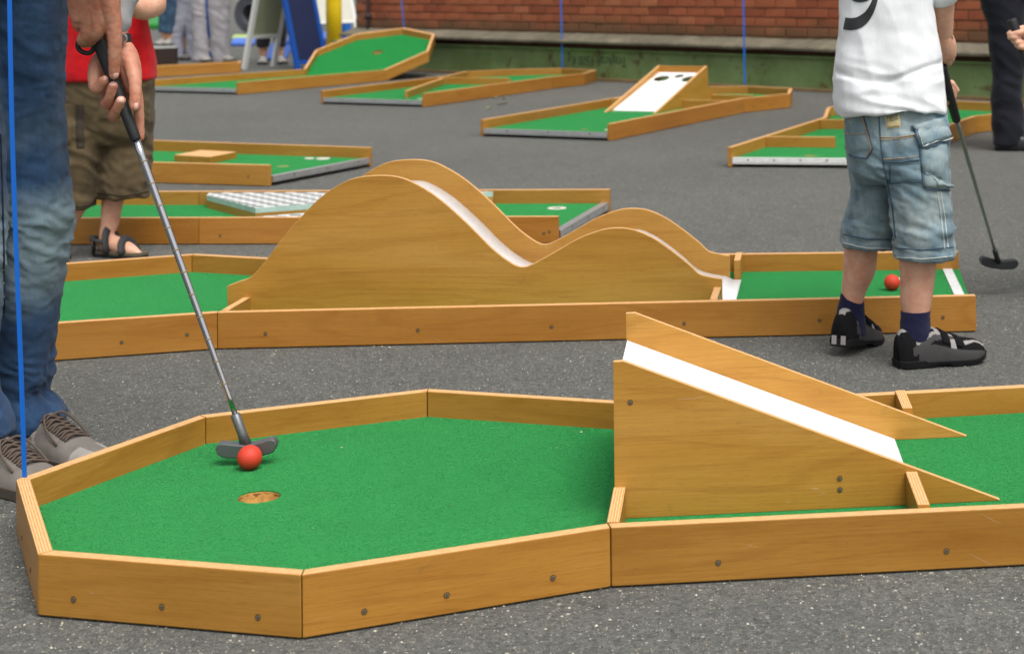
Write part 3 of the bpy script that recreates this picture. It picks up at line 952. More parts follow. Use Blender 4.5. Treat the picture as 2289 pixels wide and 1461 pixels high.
p0 = at(1665, 189, BH); p1 = atY(1661, 0, p0.y); ribbon(p0, p1 + (p1 - p0) * 5, .011, 'blue ribbon rising from the end of the white target ramp lane')
p0 = TP(.96, .36); p0 = Vector((p0.x, p0.y, BH + zf_tilt(p0))); p1 = atY(898, 0, p0.y); ribbon(p0, p1 + (p1 - p0) * 14, .010, 'thin blue ribbon rising from the tilted green')

# ------------------------------------------------------------------ loose fibres of the nearest carpets, grit on the asphalt
def inside(p, poly):
    c_ = False; j_ = len(poly) - 1
    for i_ in range(len(poly)):
        a_, b_ = poly[i_], poly[j_]
        if (a_[1] > p[1]) != (b_[1] > p[1]) and p[0] < (b_[0] - a_[0]) * (p[1] - a_[1]) / (b_[1] - a_[1]) + a_[0]: c_ = not c_
        j_ = i_
    return c_
def fibres(parent, poly, count, box, hole=None, seed=1):
    rnd = random.Random(seed); vs, fs = [], []
    poly = [(p[0], p[1]) for p in poly]
    n_ = 0
    while n_ < count:
        x, y = rnd.uniform(box[0], box[1]), rnd.uniform(box[2], box[3])
        n_ += 1
        if not inside((x, y), poly): continue
        if hole and hypot(x - hole[0][0], y - hole[0][1]) < hole[1] * .97: continue
        a_ = rnd.uniform(0, 6.28); l_ = rnd.uniform(.003, .008); w_ = rnd.uniform(.0005, .0009); h_ = rnd.uniform(.0004, .0022)
        dx, dy = cos(a_), sin(a_); i_ = len(vs); z = ZT - .0005
        vs += [(x - dy * w_, y + dx * w_, z), (x + dy * w_, y - dx * w_, z), (x + dx * l_, y + dy * l_, z + h_)]
        fs.append((i_, i_ + 1, i_ + 2))
    me = bpy.data.meshes.new('carpet_fibres'); me.from_pydata(vs, [], fs); me.materials.append(M['turf'])
    o_ = link('carpet_fibres', me, parent); o_['kind'] = 'stuff'
lanes = [o_ for o_ in COL.objects if o_.name.startswith('minigolf_lane')]
NL = [p for p in offset_poly([NEAR_L(*p) for p in reversed([(1.85, 0), (0, 0), (-.424, -.139), (-.808, .006), (-.948, .398), (-.729, .778), (-.321, .916), (.13, .722), (1.85, .805)])], TH)]
fibres(lanes[0], NL, 480000, (-1.25, 1.66, 2.42, 3.75), (NEAR_L(-.565, .408), .035), 5)
HL = [p for p in offset_poly([HUMP_L(*p) for p in reversed([(1.83, 0), (0, 0), (-.42, -.106), (-.80, .03), (-.95, .40), (-.69, .763), (-.287, .905), (.003, .782), (1.898, .676)])], TH)]
fibres(lanes[1], HL, 110000, (-2.3, .75, 4.15, 5.3), None, 6)
M['fleck'] = flat('pale_fleck', rgb(206, 200, 180), .8)
M['fleck_brown'] = flat('brown_fleck', rgb(120, 96, 60), .9)
mb = MB(); rnd = random.Random(4)
for x, y, s_ in ((1010, 1127, 3), (764, 1000, 4), (1245, 1000, 2), (1300, 965, 5), (515, 1190, 2.5), (700, 1180, 2), (375, 1180, 2), (860, 1060, 2), (1120, 1090, 2), (600, 1200, 2), (1180, 1000, 2), (330, 1140, 2)):
    p = at(x, y, ZT + .003); r_ = s_ * .0006
    k = [p + Vector((r_ * cos(a_) * rnd.uniform(.6, 1.4), r_ * sin(a_) * rnd.uniform(.6, 1.4), rnd.uniform(0, .001))) for a_ in (0, 1.2, 2.5, 3.9, 5.1)]
    mb.face(k, 0 if rnd.random() < .6 else 1); mb.face([k[0], k[1], p - Vector((0, 0, .001))], 0)
o = mb.build('crumbs', [M['fleck'], M['fleck_brown']]); tag(o, 'tiny pale crumbs on the nearest green carpet', kind='stuff')
M['grit'] = None
n = NT('loose_grit'); geo = n.n('NewGeometry')
c = n.ramp(geo.outputs['Random Per Island'], [(0, rgb(70, 68, 64)), (.4, rgb(116, 112, 104)), (.75, rgb(158, 150, 134)), (1, rgb(214, 208, 192))])
M['grit'] = n.set(c, .9)
vs, fs = [], []
rnd = random.Random(9)
for k in range(26000):
    y = 2.2 + 6.5 * rnd.random() ** 1.8; x = rnd.uniform(-.46 * y - .1, .19 * y + .1)
    r_ = .0009 + .0022 * rnd.random() ** 3; z = r_ * .35; a_ = rnd.uniform(0, 6.28); q = rnd.uniform(.6, 1.0)
    i_ = len(vs); ca, sa = cos(a_), sin(a_)
    for (ux, uy, uz) in ((1, 0, 0), (0, q, .1), (-.8, .1, 0), (.1, -q, 0), (.1, .1, .75), (0, 0, -.5)):
        vs.append((x + r_ * (ux * ca - uy * sa), y + r_ * (ux * sa + uy * ca), z + r_ * uz))
    for t_ in ((0, 1, 4), (1, 2, 4), (2, 3, 4), (3, 0, 4)): fs.append(tuple(i_ + j_ for j_ in t_))
me = bpy.data.meshes.new('grit'); me.from_pydata(vs, [], fs); me.materials.append(M['grit'])
o = link('grit', me); tag(o, 'loose grit scattered over the asphalt', kind='stuff')
M['leaf'] = flat('dry_green_leaf', rgb(120, 134, 92), .8, var=.3, vscale=60)
for k, (x, y) in enumerate(((1122, 233), (1092, 242), (1128, 222), (1108, 219))):
    p = at(x, y, .004); mb = MB(); a_ = k * 1.3
    L_ = .035 if k < 2 else .022
    ax_ = Vector((cos(a_), sin(a_), 0)); sd_ = Vector((-sin(a_), cos(a_), 0))
    mid_ = [p + ax_ * (L_ * u) + Vector((0, 0, .004 * sin(3 * u + k))) for u in (-1, -.5, 0, .5, 1)]
    ww = [0, .55, .7, .45, 0]
    for i_ in range(4):
        for s_ in (-1, 1):
            mb.face([mid_[i_], mid_[i_ + 1], mid_[i_ + 1] + sd_ * (s_ * ww[i_ + 1] * L_ * .6) + Vector((0, 0, .006)), mid_[i_] + sd_ * (s_ * ww[i_] * L_ * .6) + Vector((0, 0, .006))])
    o = mb.build('fallen_leaf', M['leaf']); tag(o, ('largest', 'leftmost', 'farthest right', 'middle')[k] + ' fallen leaf on the asphalt near the two-bar lane', 'leaf', 'fallen leaves')
# ------------------------------------------------------------------ people: tools
DG = bpy.context.evaluated_depsgraph_get
def limb(mb, pts, rads, seg=14):
    """closed tapered tube with rounded ends"""
    pts = [Vector(p) for p in pts]; rads = list(rads)
    P, R = [], []
    d0 = (pts[0] - pts[1]).normalized(); d1 = (pts[-1] - pts[-2]).normalized()
    for a in (80, 55, 28):
        P.append(pts[0] + d0 * (rads[0] * sin(radians(a)))); R.append(rads[0] * cos(radians(a)))
    # smooth the chain
    if len(pts) > 2:
        q = catmull([tuple(p) + (r,) for p, r in zip(pts, rads)], 5)
        P += [Vector(x[:3]) for x in q]; R += [x[3] for x in q]
    else:
        P += pts; R += rads
    for a in (28, 55, 80):
        P.append(pts[-1] + d1 * (rads[-1] * sin(radians(a)))); R.append(rads[-1] * cos(radians(a)))
    tube(mb, P, R, seg)
def ellipsoid(mb, c, r, rotz=0.0, seg=20, rings=12, tilt=0.0):
    c = Vector(c); Rm = Matrix.Rotation(rotz, 3, 'Z') @ Matrix.Rotation(tilt, 3, 'X')
    i0 = len(mb.v)
    for i in range(rings + 1):
        a = pi * i / rings
        rr = max(sin(a), .02)
        for k in range(seg):
            b = 2 * pi * k / seg
            mb.v.append(tuple(c + Rm @ Vector((r[0] * rr * cos(b), r[1] * rr * sin(b), r[2] * cos(a)))))
    for i in range(rings):
        for k in range(seg):
            k2 = (k + 1) % seg
            mb.f.append([i0 + i * seg + k, i0 + (i + 1) * seg + k, i0 + (i + 1) * seg + k2, i0 + i * seg + k2]); mb.uv.append([(0, 0)] * 4); mb.mi.append(0)
    for i, rev in ((0, False), (rings, True)):
        f = [i0 + i * seg + k for k in range(seg)]
        mb.f.append(list(reversed(f)) if rev else f); mb.uv.append([(0, 0)] * seg); mb.mi.append(0)
def remesh(mb, voxel, smooth=3, factor=.5):
    me = mb.mesh('tmp', M['turf'], weld=False)
    bm = bmesh.new(); bm.from_mesh(me); bmesh.ops.recalc_face_normals(bm, faces=bm.faces); bm.to_mesh(me); bm.free()
    o = bpy.data.objects.new('tmp', me); COL.objects.link(o)
    r = o.modifiers.new('r', 'REMESH'); r.mode = 'VOXEL'; r.voxel_size = voxel
    if smooth:
        s = o.modifiers.new('s', 'SMOOTH'); s.iterations = smooth; s.factor = factor
    bpy.context.view_layer.update()
    out = bpy.data.meshes.new_from_object(o.evaluated_get(DG()))
    bpy.data.objects.remove(o); bpy.data.meshes.remove(me)
    out.materials.clear()
    for p in out.polygons: p.use_smooth = True
    return out
def displace(me, fn):
    nrm = [v.normal.copy() for v in me.vertices]
    for v, nv in zip(me.vertices, nrm):
        v.co += nv * fn(v.co, nv)
    me.update()
def join_meshes(name, meshes, mats):
    vs, fs, mi = [], [], []
    for k, me in enumerate(meshes):
        o = len(vs)
        vs += [tuple(v.co) for v in me.vertices]
        for p in me.polygons:
            fs.append([o + i for i in p.vertices]); mi.append(0)
    out = bpy.data.meshes.new(name); out.from_pydata(vs, [], fs)
    for p in out.polygons: p.use_smooth = True
    for k in mats: out.materials.append(k)
    out.update()
    return out
def put(name, me, mat, parent):
    me.name = name
    if mat is not None:
        me.materials.clear()
        for k in (mat if isinstance(mat, list) else [mat]): me.materials.append(k)
    return link(name, me, parent)
def PXM(Y): return Y / F_PX
def secs(rows, k=6):
    """rows (py, xl, xr, Y, half depth) -> smooth centre/size list"""
    q = []
    for (py, xl, xr, Y, b) in rows:
        c = atY((xl + xr) / 2, py, Y)
        q.append((c.x, c.y, c.z, (xr - xl) / 2 * PXM(Y), b))
    return catmull(q, k)
def loft(mb, rows, seg=28, k=6, ex=2.3, yaw=0.0):
    rings = []
    for (x, y, z, a, b) in secs(rows, k):
        rg = []
        for i in range(seg):
            t_ = 2 * pi * i / seg
            ct, st = cos(t_), sin(t_)
            px_ = a * (abs(ct) ** (2 / ex)) * (1 if ct >= 0 else -1)
            py_ = b * (abs(st) ** (2 / ex)) * (1 if st >= 0 else -1)
            rg.append((x + px_ * cos(yaw) - py_ * sin(yaw), y + px_ * sin(yaw) + py_ * cos(yaw), z))
        rings.append(rg)
    i0 = len(mb.v)
    for rg in rings: mb.v += rg
    for i in range(len(rings) - 1):
        for j in range(seg):
            j2 = (j + 1) % seg
            mb.f.append([i0 + i * seg + j, i0 + i * seg + j2, i0 + (i + 1) * seg + j2, i0 + (i + 1) * seg + j]); mb.uv.append([(0, 0)] * 4); mb.mi.append(0)
    for idx, rev in ((0, True), (len(rings) - 1, False)):
        f = [i0 + idx * seg + j for j in range(seg)]
        mb.f.append(list(reversed(f)) if rev else f); mb.uv.append([(0, 0)] * seg); mb.mi.append(0)
def nz(p, s, o=0.0): return noise.noise(Vector((p.x * s + o, p.y * s + o * .7, p.z * s - o)))
def ridged(v): return 1 - abs(v) * 2
def cloth_folds(me, amp, sc=1.0, seed=0.0, slant=.8, zone=None):
    def fn(p, nv):
        k = 1.0 if zone is None else zone(p)
        q = Vector((p.x * 9 * sc + p.z * 7 * slant * sc, p.y * 9 * sc, p.z * 17 * sc + p.x * 6 * slant))
        w = Vector((nz(p, 6 * sc, seed), nz(p, 6 * sc, seed + 9), nz(p, 6 * sc, seed + 21))) * .9
        a = noise.noise(q + w + Vector((seed, 0, 0)))
        b = noise.noise(q * 2.1 + w * 2 + Vector((0, seed, 3)))
        return k * amp * (ridged(a) * .55 + b * .35 - .2)
    displace(me, fn)

# skin, cloth
def mat_skin(name, c, warm):
    n = NT(name)
    f = n.noise(n.coords('Object'), 38, 4, .6); f2 = n.noise(n.coords('Object'), 420, 3, .6)
    col = n.ramp(f, [(.3, warm), (.7, c)])
    col = n.mix(.25, col, n.ramp(f2, [(.3, (.75, .68, .64, 1)), (.7, (1.08, 1.05, 1.03, 1))]), 'MULTIPLY')
    b0 = n.bump(f2, .3, .0014)
    n.bump(n.noise(n.coords('Object', (1, 1, .5)), 150, 4, .6, .5), .35, .0016, b0)
    n.set(col, .5, Specular_IOR_Level=.35, Subsurface_Weight=.06, Subsurface_Scale=.006)
    n.b.inputs['Subsurface Radius'].default_value = (1, .35, .2)
    return n.m
M['skin'] = mat_skin('skin', rgb(222, 178, 152), rgb(208, 150, 122))
M['skin_man'] = mat_skin('skin_man', rgb(206, 152, 126), rgb(186, 116, 92))
M['nail'] = flat('fingernail', rgb(226, 176, 160), .3)
def mat_cloth(name, c1, c2, fade=None, weave=900, bump=.4, rough=.9, fz=None):
    """woven cloth; fade = (colour, noise scale, lo, hi) washed-out patches"""
    n = NT(name)
    v = n.coords('Object')
    w1 = n.noise(n.coords('Object', (1, 1, .35)), weave, 2, .6)
    f = n.noise(v, 14, 5, .65)
    col = n.ramp(f, [(.28, c1), (.7, c2)])
    if fade:
        ff = n.noise(n.coords('Object', (1, 1, .7), fade[4] if len(fade) > 4 else (0, 0, 0)), fade[1], 5, .62, .3)
        if fz:
            geo = n.n('NewGeometry'); s3 = n.n('SeparateXYZ'); n.l(geo.outputs['Position'], s3.inputs[0])
            zz = n.ramp(n.math('DIVIDE', s3.outputs[2], fz[0]), fz[1])
            ff = n.math('ADD', n.math('MULTIPLY', ff, .42), zz)
        col = n.mix(n.ramp(ff, [(fade[2], 0), (fade[3], 1)]), col, fade[0])
    w2 = n.noise(n.coords('Object', (1, 1, .12)), 190, 3, .7)
    col = n.mix(.35 if fade else .12, col, n.ramp(w2, [(.3, (.66, .68, .72, 1)), (.7, (1.16, 1.15, 1.12, 1))]), 'MULTIPLY')
    col = n.mix(.45, col, n.ramp(w1, [(.3, (.68, .68, .70, 1)), (.7, (1.14, 1.14, 1.12, 1))]), 'MULTIPLY')
    n.bump(w1, bump, .0012)
    return n.set(col, rough, Specular_IOR_Level=.15, Sheen_Weight=.08)
M['white_cotton'] = mat_cloth('white_cotton', (.80, .81, .84, 1), (.84, .85, .87, 1), weave=1400, bump=.12)
M['boy_denim'] = mat_cloth('light_washed_denim', rgb(92, 116, 130), rgb(128, 150, 158), (rgb(160, 172, 172), 11, .44, .66), weave=1100)
M['denim_dark'] = flat('dark_denim_shade', rgb(60, 84, 104), .9, var=.2, vscale=120, bump=.3, bscale=900)
M['thread'] = flat('tan_thread', rgb(176, 142, 98), .8, var=.2, vscale=300)
M['thread_pale'] = flat('pale_thread', rgb(190, 196, 190), .8, var=.15, vscale=300)
M['man_denim'] = mat_cloth('dark_blue_denim', rgb(36, 56, 84), rgb(58, 86, 120), (rgb(140, 158, 164), 5, .30, .74), weave=1000,
                           fz=(1.0, [(.06, .0), (.26, .02), (.33, .30), (.40, .44), (.47, .38), (.53, .08), (.60, .14), (.68, .10)]))
M['brown_cotton'] = mat_cloth('brown_cotton', rgb(72, 60, 42), rgb(104, 90, 66), weave=900)
M['red_cotton'] = mat_cloth('red_cotton', rgb(186, 16, 26), rgb(214, 30, 36), weave=1200, bump=.15)
M['black_cloth'] = mat_cloth('black_cloth', (.010, .011, .016, 1), (.018, .019, .026, 1), weave=900, bump=.2)
M['grey_jersey'] = mat_cloth('grey_jersey', rgb(150, 150, 152), rgb(178, 178, 180), weave=900, bump=.15)
M['jogger_grey'] = mat_cloth('grey_jogger_cloth', rgb(150, 146, 150), rgb(178, 173, 176), weave=600)
M['lilac'] = mat_cloth('lilac_trouser_cloth', rgb(160, 160, 174), rgb(186, 186, 198), weave=600)
M['capri_denim'] = mat_cloth('blue_capri_denim', rgb(44, 66, 88), rgb(66, 92, 114), weave=600)
M['stripe_blue'] = flat('blue_side_stripe', rgb(34, 72, 128), .85)
M['navy_sock'] = mat_cloth('navy_sock_knit', rgb(24, 26, 52), rgb(38, 40, 70), weave=1300, bump=.5)
M['shoe_black'] = flat('black_suede', (.007, .007, .008, 1), .9, var=.3, vscale=60, bump=.3, bscale=700, Specular_IOR_Level=.15)
M['shoe_grey'] = flat('grey_mesh_fabric', rgb(146, 142, 140), .85, var=.12, vscale=200, bump=.4, bscale=1500)
M['shoe_dark'] = flat('dark_grey_rubber', rgb(52, 51, 51), .7, var=.15, vscale=60)
M['shoe_sole'] = flat('black_rubber_sole', (.011, .011, .012, 1), .85, var=.2, vscale=80, bump=.2, bscale=300, Specular_IOR_Level=.2)
M['lime'] = flat('lime_print', rgb(130, 205, 70), .6)
M['suede'] = flat('grey_brown_suede', rgb(116, 110, 103), .9, var=.25, vscale=30, bump=.4, bscale=700)
M['suede_lt'] = flat('pale_worn_suede', rgb(150, 146, 139), .9, var=.15, vscale=30, bump=.4, bscale=700)
M['suede_dk'] = flat('dark_taupe_suede', rgb(84, 78, 73), .9, var=.15, vscale=30, bump=.4, bscale=700)
M['lace'] = flat('brown_lace', rgb(92, 78, 68), .9)
M['gum'] = flat('gum_sole', rgb(84, 76, 66), .7)
M['leather_black'] = flat('polished_black_leather', (.012, .012, .013, 1), .28)
M['hair'] = flat('brown_hair', rgb(72, 50, 34), .6, var=.3, vscale=150, bump=.8, bscale=300)
M['steel'] = flat('brushed_steel', (.6, .6, .6, 1), .3, 1.0)
M['print_black'] = flat('black_shirt_print', (.028, .030, .033, 1), .55, var=.3, vscale=40)
M['label_cloth'] = flat('beige_woven_label', rgb(196, 182, 140), .85)

def add_head(body_mb, parent, c, h, face, hair=True, chin=None):
    """head of height h centred at c, facing yaw 'face'; goes into the body mesh, hair and eyes become parts"""
    f = Vector((cos(face), sin(face), 0)); s = Vector((-f.y, f.x, 0)); c = Vector(c)
    ellipsoid(body_mb, c + Vector((0, 0, h * .10)) - f * h * .04, (h * .42, h * .335, h * .40), face)
    ellipsoid(body_mb, c - Vector((0, 0, h * .20)) + f * h * .09, (h * .29, h * .26, h * .29), face)
    limb(body_mb, [c + f * h * .37 + Vector((0, 0, h * .06)), c + f * h * .45 - Vector((0, 0, h * .09))], [h * .035, h * .065], 10)
    limb(body_mb, [c + f * h * .345 - Vector((0, 0, h * .24)) - s * h * .09, c + f * h * .375 - Vector((0, 0, h * .235)), c + f * h * .345 - Vector((0, 0, h * .24)) + s * h * .09], [h * .025, h * .036, h * .025], 8)
    for k in (-1, 1):
        ellipsoid(body_mb, c + s * (k * h * .335) - f * h * .02, (h * .08, h * .03, h * .13), face)
        limb(body_mb, [c + s * (k * h * .07) + f * h * .36 + Vector((0, 0, h * .10)), c + s * (k * h * .22) + f * h * .30 + Vector((0, 0, h * .10))], [h * .03, h * .03], 8)
        mb = MB(); ellipsoid(mb, c + s * (k * h * .14) + f * h * .325 + Vector((0, 0, h * .02)), (h * .03, h * .05, h * .03), face, 10, 8)
        mb.build('eye', M['eye'], parent, smooth=True)
    if hair:
        mb = MB(); ellipsoid(mb, c + Vector((0, 0, h * .16)) - f * h * .075, (h * .43, h * .375, h * .40), face, 40, 26)
        me = mb.mesh('hair', M['hair'], True)
        displace(me, lambda p, nv: h * (.05 * nz(p, 28, 2) + .03 * nz(p, 70, 5)) - (h * .25 if (p - c).dot(f) > h * .20 and (p - c).z < h * .25 else 0))
        link('hair', me, parent)
M['eye'] = flat('eye', (.05, .035, .03, 1), .2)

# geometry laid on a cloth surface, found by casting from the pixel it shows at
def bvh_of(me): return BVHTree.FromPolygons([v.co for v in me.vertices], [list(p.vertices) for p in me.polygons])
def hit(bvh, x, y, off):
    d = ray(x, y).normalized()
    loc, nrm, i, dist = bvh.ray_cast(CAM, d)
    if loc is None: return None
    if nrm.dot(d) > 0: nrm = -nrm
    return loc + nrm * off
def strip_on(bvh, path, w, off, name, mat, parent, step=5.0):
    P = []
    for (a, b) in zip(path, path[1:]):
        L_ = hypot(b[0] - a[0], b[1] - a[1]); N = max(1, int(L_ / step))
        for k in range(N): P.append((a[0] + (b[0] - a[0]) * k / N, a[1] + (b[1] - a[1]) * k / N))
    P.append(path[-1])
    mb = MB(); prev = None
    for i, p in enumerate(P):
        a, b = P[max(i - 1, 0)], P[min(i + 1, len(P) - 1)]
        tx, ty = b[0] - a[0], b[1] - a[1]; l_ = hypot(tx, ty) or 1
        nx, ny = -ty / l_ * w / 2, tx / l_ * w / 2
        q = [hit(bvh, p[0] + nx * s_, p[1] + ny * s_, o_) for s_, o_ in ((-1, .0002), (-.8, off), (.8, off), (1, .0002))]
        if None in q: prev = None; continue
        if prev and (prev[1] - q[1]).length > .02 + .003 * step: prev = None
        if prev:
            for k in range(3): mb.face([prev[k], prev[k + 1], q[k + 1], q[k]])
        prev = q
    if mb.f: return mb.build(name, mat, parent, smooth=True)
def patch_on(bvh, corners, off, name, mat, parent, nx=10, ny=10, puff=0.0):
    (x0, y0), (x1, y1), (x2, y2), (x3, y3) = corners       # tl tr br bl
    G = []
    for j in range(ny + 1):
        row = []
        for i in range(nx + 1):
            u, w = i / nx, j / ny
            x = (x0 * (1 - u) + x1 * u) * (1 - w) + (x3 * (1 - u) + x2 * u) * w
            y = (y0 * (1 - u) + y1 * u) * (1 - w) + (y3 * (1 - u) + y2 * u) * w
            edge = i in (0, nx) or j in (0, ny)
            row.append(hit(bvh, x, y, .0002 if edge else off + puff * sin(pi * u) * sin(pi * w)))
        G.append(row)
    mb = MB()
    for j in range(ny):
        for i in range(nx):
            q = [G[j][i], G[j][i + 1], G[j + 1][i + 1], G[j + 1][i]]
            if None not in q: mb.face(q)
    if mb.f: return mb.build(name, mat, parent, smooth=True)

# ------------------------------------------------------------------ shoes
def shoe(parent, heel, toe, length, hw, hts, matf, sole_mat, mats, lift=0.0, sole_h=.018, name='shoe', roll_pitch=0.0, yscale=1.0):
    """heel, toe: ground points giving direction; builds upper + sole under a 'shoe' part; returns frame"""
    heel = Vector(heel); d = Vector(toe) - heel; d.z = 0; d.normalize(); s = Vector((-d.y, d.x, 0))
    up = Vector((0, 0, 1))
    if roll_pitch:                                       # heel lifted about the ball of the foot
        piv = heel + d * (length * .72)
        Rm = Matrix.Rotation(roll_pitch, 3, s)
        T = lambda p: piv + Rm @ (p - piv)
    else: T = lambda p: p
    def F(u, y, z): return T(heel + d * (u * length) + s * (y * yscale) + up * (z + lift))
    US = [0, .008, .018, .03, .045] + [.06 + .02 * k for k in range(44)] + [.935, .95, .962, .974, .984, .992, 1.0]
    US = sorted(set(US))
    def itp(tb, u):
        for (a, va), (b, vb) in zip(tb, tb[1:]):
            if a <= u <= b:
                k = (u - a) / (b - a); k = k * k * (3 - 2 * k) * .5 + k * .5
                return va + (vb - va) * k
        return tb[-1][1]
    NP = 64
    rings = []
    for u in US:
        w, h = itp(hw, u), itp(hts, u)
        rg = []
        for i in range(NP + 1):
            a = pi * i / NP
            cx, sz_ = cos(a), sin(a)
            y = w * (abs(cx) ** .75) * (1 if cx > 0 else -1) * (1 - .18 * sz_ ** 2 * (1 if u < .5 else .4))
            z = sole_h * .6 + (h - sole_h * .6) * sz_ ** .8
            rg.append((u, y, z, i / NP))
        rings.append(rg)
    mb = MB()
    for r0, r1 in zip(rings, rings[1:]):
        for i in range(NP):
            q = [r0[i], r0[i + 1], r1[i + 1], r1[i]]
            mb.face([F(*x[:3]) for x in q], matf((r0[i][0] + r1[i][0]) / 2, (r0[i][3] + r0[i + 1][3]) / 2))
        mb.face([F(*r0[0][:3]), F(*r1[0][:3]), F(*r1[-1][:3]), F(*r0[-1][:3])], 0)
    mb.face([F(*x[:3]) for x in rings[0]], matf(0, .1)); mb.face([F(*x[:3]) for x in reversed(rings[-1])], matf(1, .5))
    o = mb.build(name, mats, parent, smooth=True)
    # sole with heel and toe spring
    mb = MB(); NQ = 30
    def outline(g):
        pts = []
        for i in range(NQ + 1):
            u = i / NQ; pts.append((u, itp(hw, u) * 1.0 + g))
        return [(u if 0 < u < 1 else (u - .012 if u == 0 else u + .012), w) for u, w in pts] + [(u, -w) for u, w in reversed(pts)]
    lo, hi = outline(.0005), outline(.0035)
    def zlo(u): return .0012 + (.018 * max(0, (u - .78) / .22) ** 2) + (.004 if .38 < u < .55 else 0)
    def zhi(u): return sole_h * (1.25 if u < .3 else 1.0) + .012 * max(0, (u - .8) / .2) ** 2
    N = len(lo)
    for i in range(N):
        j = (i + 1) % N
        mb.face([F(lo[i][0], lo[i][1], zlo(lo[i][0])), F(lo[j][0], lo[j][1], zlo(lo[j][0])), F(hi[j][0], hi[j][1], zhi(hi[j][0])), F(hi[i][0], hi[i][1], zhi(hi[i][0]))])
    H = len(lo) // 2
    for i in range(H - 1):
        a, b, c_, d_ = lo[i], lo[i + 1], lo[N - 2 - i], lo[N - 1 - i]
        mb.face([F(q[0], q[1], zlo(q[0])) for q in (a, d_, c_, b)])
        a, b, c_, d_ = hi[i], hi[i + 1], hi[N - 2 - i], hi[N - 1 - i]
        mb.face([F(q[0], q[1], zhi(q[0])) for q in (a, b, c_, d_)])
    so = mb.build('sole', sole_mat, o, bevel=.002)
    def on_top(u, f, off=0.0):                            # point on the upper at fraction f round the section
        w, h = itp(hw, u), itp(hts, u); a = pi * f
        cx, sz_ = cos(a), sin(a)
        y = w * (abs(cx) ** .75) * (1 if cx > 0 else -1) * (1 - .18 * sz_ ** 2 * (1 if u < .5 else .4))
        z = sole_h * .6 + (h - sole_h * .6) * sz_ ** .8
        return F(u, y + off * cx, z + off * sz_)
    return o, F, on_top
def band_on(o, on_top, u0, u1, f0, f1, off, name, mat, n=14, wu=0.0):
    mb = MB()
    for k in range(n):
        fa, fb = f0 + (f1 - f0) * k / n, f0 + (f1 - f0) * (k + 1) / n
        for (ua, oa), (ub, ob) in (((u0, .0002), (u0 + .004, off)), ((u0 + .004, off), (u1 - .004, off)), ((u1 - .004, off), (u1, .0002))):
            mb.face([on_top(ua + wu * fa, fa, oa), on_top(ub + wu * fa, fa, ob), on_top(ub + wu * fb, fb, ob), on_top(ua + wu * fb, fb, oa)])
    return mb.build(name, mat, o, smooth=True)

# ------------------------------------------------------------------ putters
def putter(label, grip_top, grip_end, head_pt, shaft_r, grip_r, head_dir, dark=False, face_tilt=0.0, steps=13):
    grip_top, grip_end, head_pt = Vector(grip_top), Vector(grip_end), Vector(head_pt)
    t = thing('putter', label, 'putter', (head_pt.x, head_pt.y, head_pt.z), 'putters')
    ax = (head_pt - grip_end).normalized()
    mb = MB()
    pts, rr = [], []
    N = 12
    for k in range(N + 1):
        u = k / N
        pts.append(grip_top.lerp(grip_end, u)); rr.append(grip_r * (1.12 - .25 * u))
    pts = [grip_top - ax * .004] + pts + [grip_end + ax * .002]; rr = [grip_r * .75] + rr + [grip_r * .7]
    tube(mb, pts, rr, 20); g_ = mb.build('grip', M['black_rubber'], t, smooth=True); add_bevel(g_, .0008)
    hos = head_pt - ax * .062
    mb = MB(); K = 16
    tube(mb, [grip_end.lerp(hos, k / K) for k in range(K + 1)], [shaft_r * (1 - .30 * k / K) for k in range(K + 1)], 20)
    s_ = mb.build('shaft', M['shaft_grey'] if dark else M['chrome'], t, smooth=True)
    for k in range(1, 0 if dark else steps):
        u = k / steps * .97; r0 = shaft_r * (1 - .30 * u) + .0003; c_ = grip_end.lerp(hos, u)
        mb = MB(); tube(mb, [c_ - ax * .0016, c_ - ax * .001, c_ + ax * .001, c_ + ax * .0016], [r0 - .0002, r0, r0, r0 - .0002], 18)
        mb.build('shaft_ring', M['screw'], s_, smooth=True)
    cm = M['cast_black'] if dark else M['cast']
    mb = MB()
    tube(mb, [hos - ax * .002, hos, hos + ax * .035, hos + ax * .055], [shaft_r * .9, shaft_r * 1.25, shaft_r * 1.2, shaft_r * 1.5], 18)
    mb.build('hosel', cm, t, smooth=True)
    # two-winged head: rounded wings swept back, low waist
    hd = Vector(head_dir); hd.z = 0; hd.normalize(); fw = Vector((-hd.y, hd.x, 0)); upv = Vector((0, 0, 1))
    Rt = Matrix.Rotation(face_tilt, 3, fw); hd2 = Rt @ hd; up2 = Rt @ upv
    mb = MB(); NN = 30; halfw = .0535
    prof = []
    for k in range(NN + 1):
        u = -1 + 2 * k / NN
        top = .006 + .010 * abs(u) ** 1.3; bot = -.017 + .007 * abs(u) ** 2.2
        endk = max(0.0, (abs(u) - .72) / .28)
        mid = (top + bot) / 2 + .002; hh = (top - bot) / 2 * math.sqrt(max(0.0, 1 - endk ** 2.2))
        prof.append((u * halfw, mid + hh, mid - hh))
    dz = .011
    c0 = head_pt
    for sgn in (-1, 1):
        pass
    for (xa, ta, ba), (xb, tb_, bb) in zip(prof, prof[1:]):
        def Q(x, z, s_): return c0 + hd2 * x + up2 * z + fw * (s_ * dz)
        mb.face([Q(xa, ba, -1), Q(xb, bb, -1), Q(xb, tb_, -1), Q(xa, ta, -1)])
        mb.face([Q(xa, ba, 1), Q(xa, ta, 1), Q(xb, tb_, 1), Q(xb, bb, 1)])
        mb.face([Q(xa, ta, -1), Q(xb, tb_, -1), Q(xb, tb_, 1), Q(xa, ta, 1)])
        mb.face([Q(xa, ba, -1), Q(xa, ba, 1), Q(xb, bb, 1), Q(xb, bb, -1)])
    mb.build('club_head', cm, t, bevel=.0025)
    return t
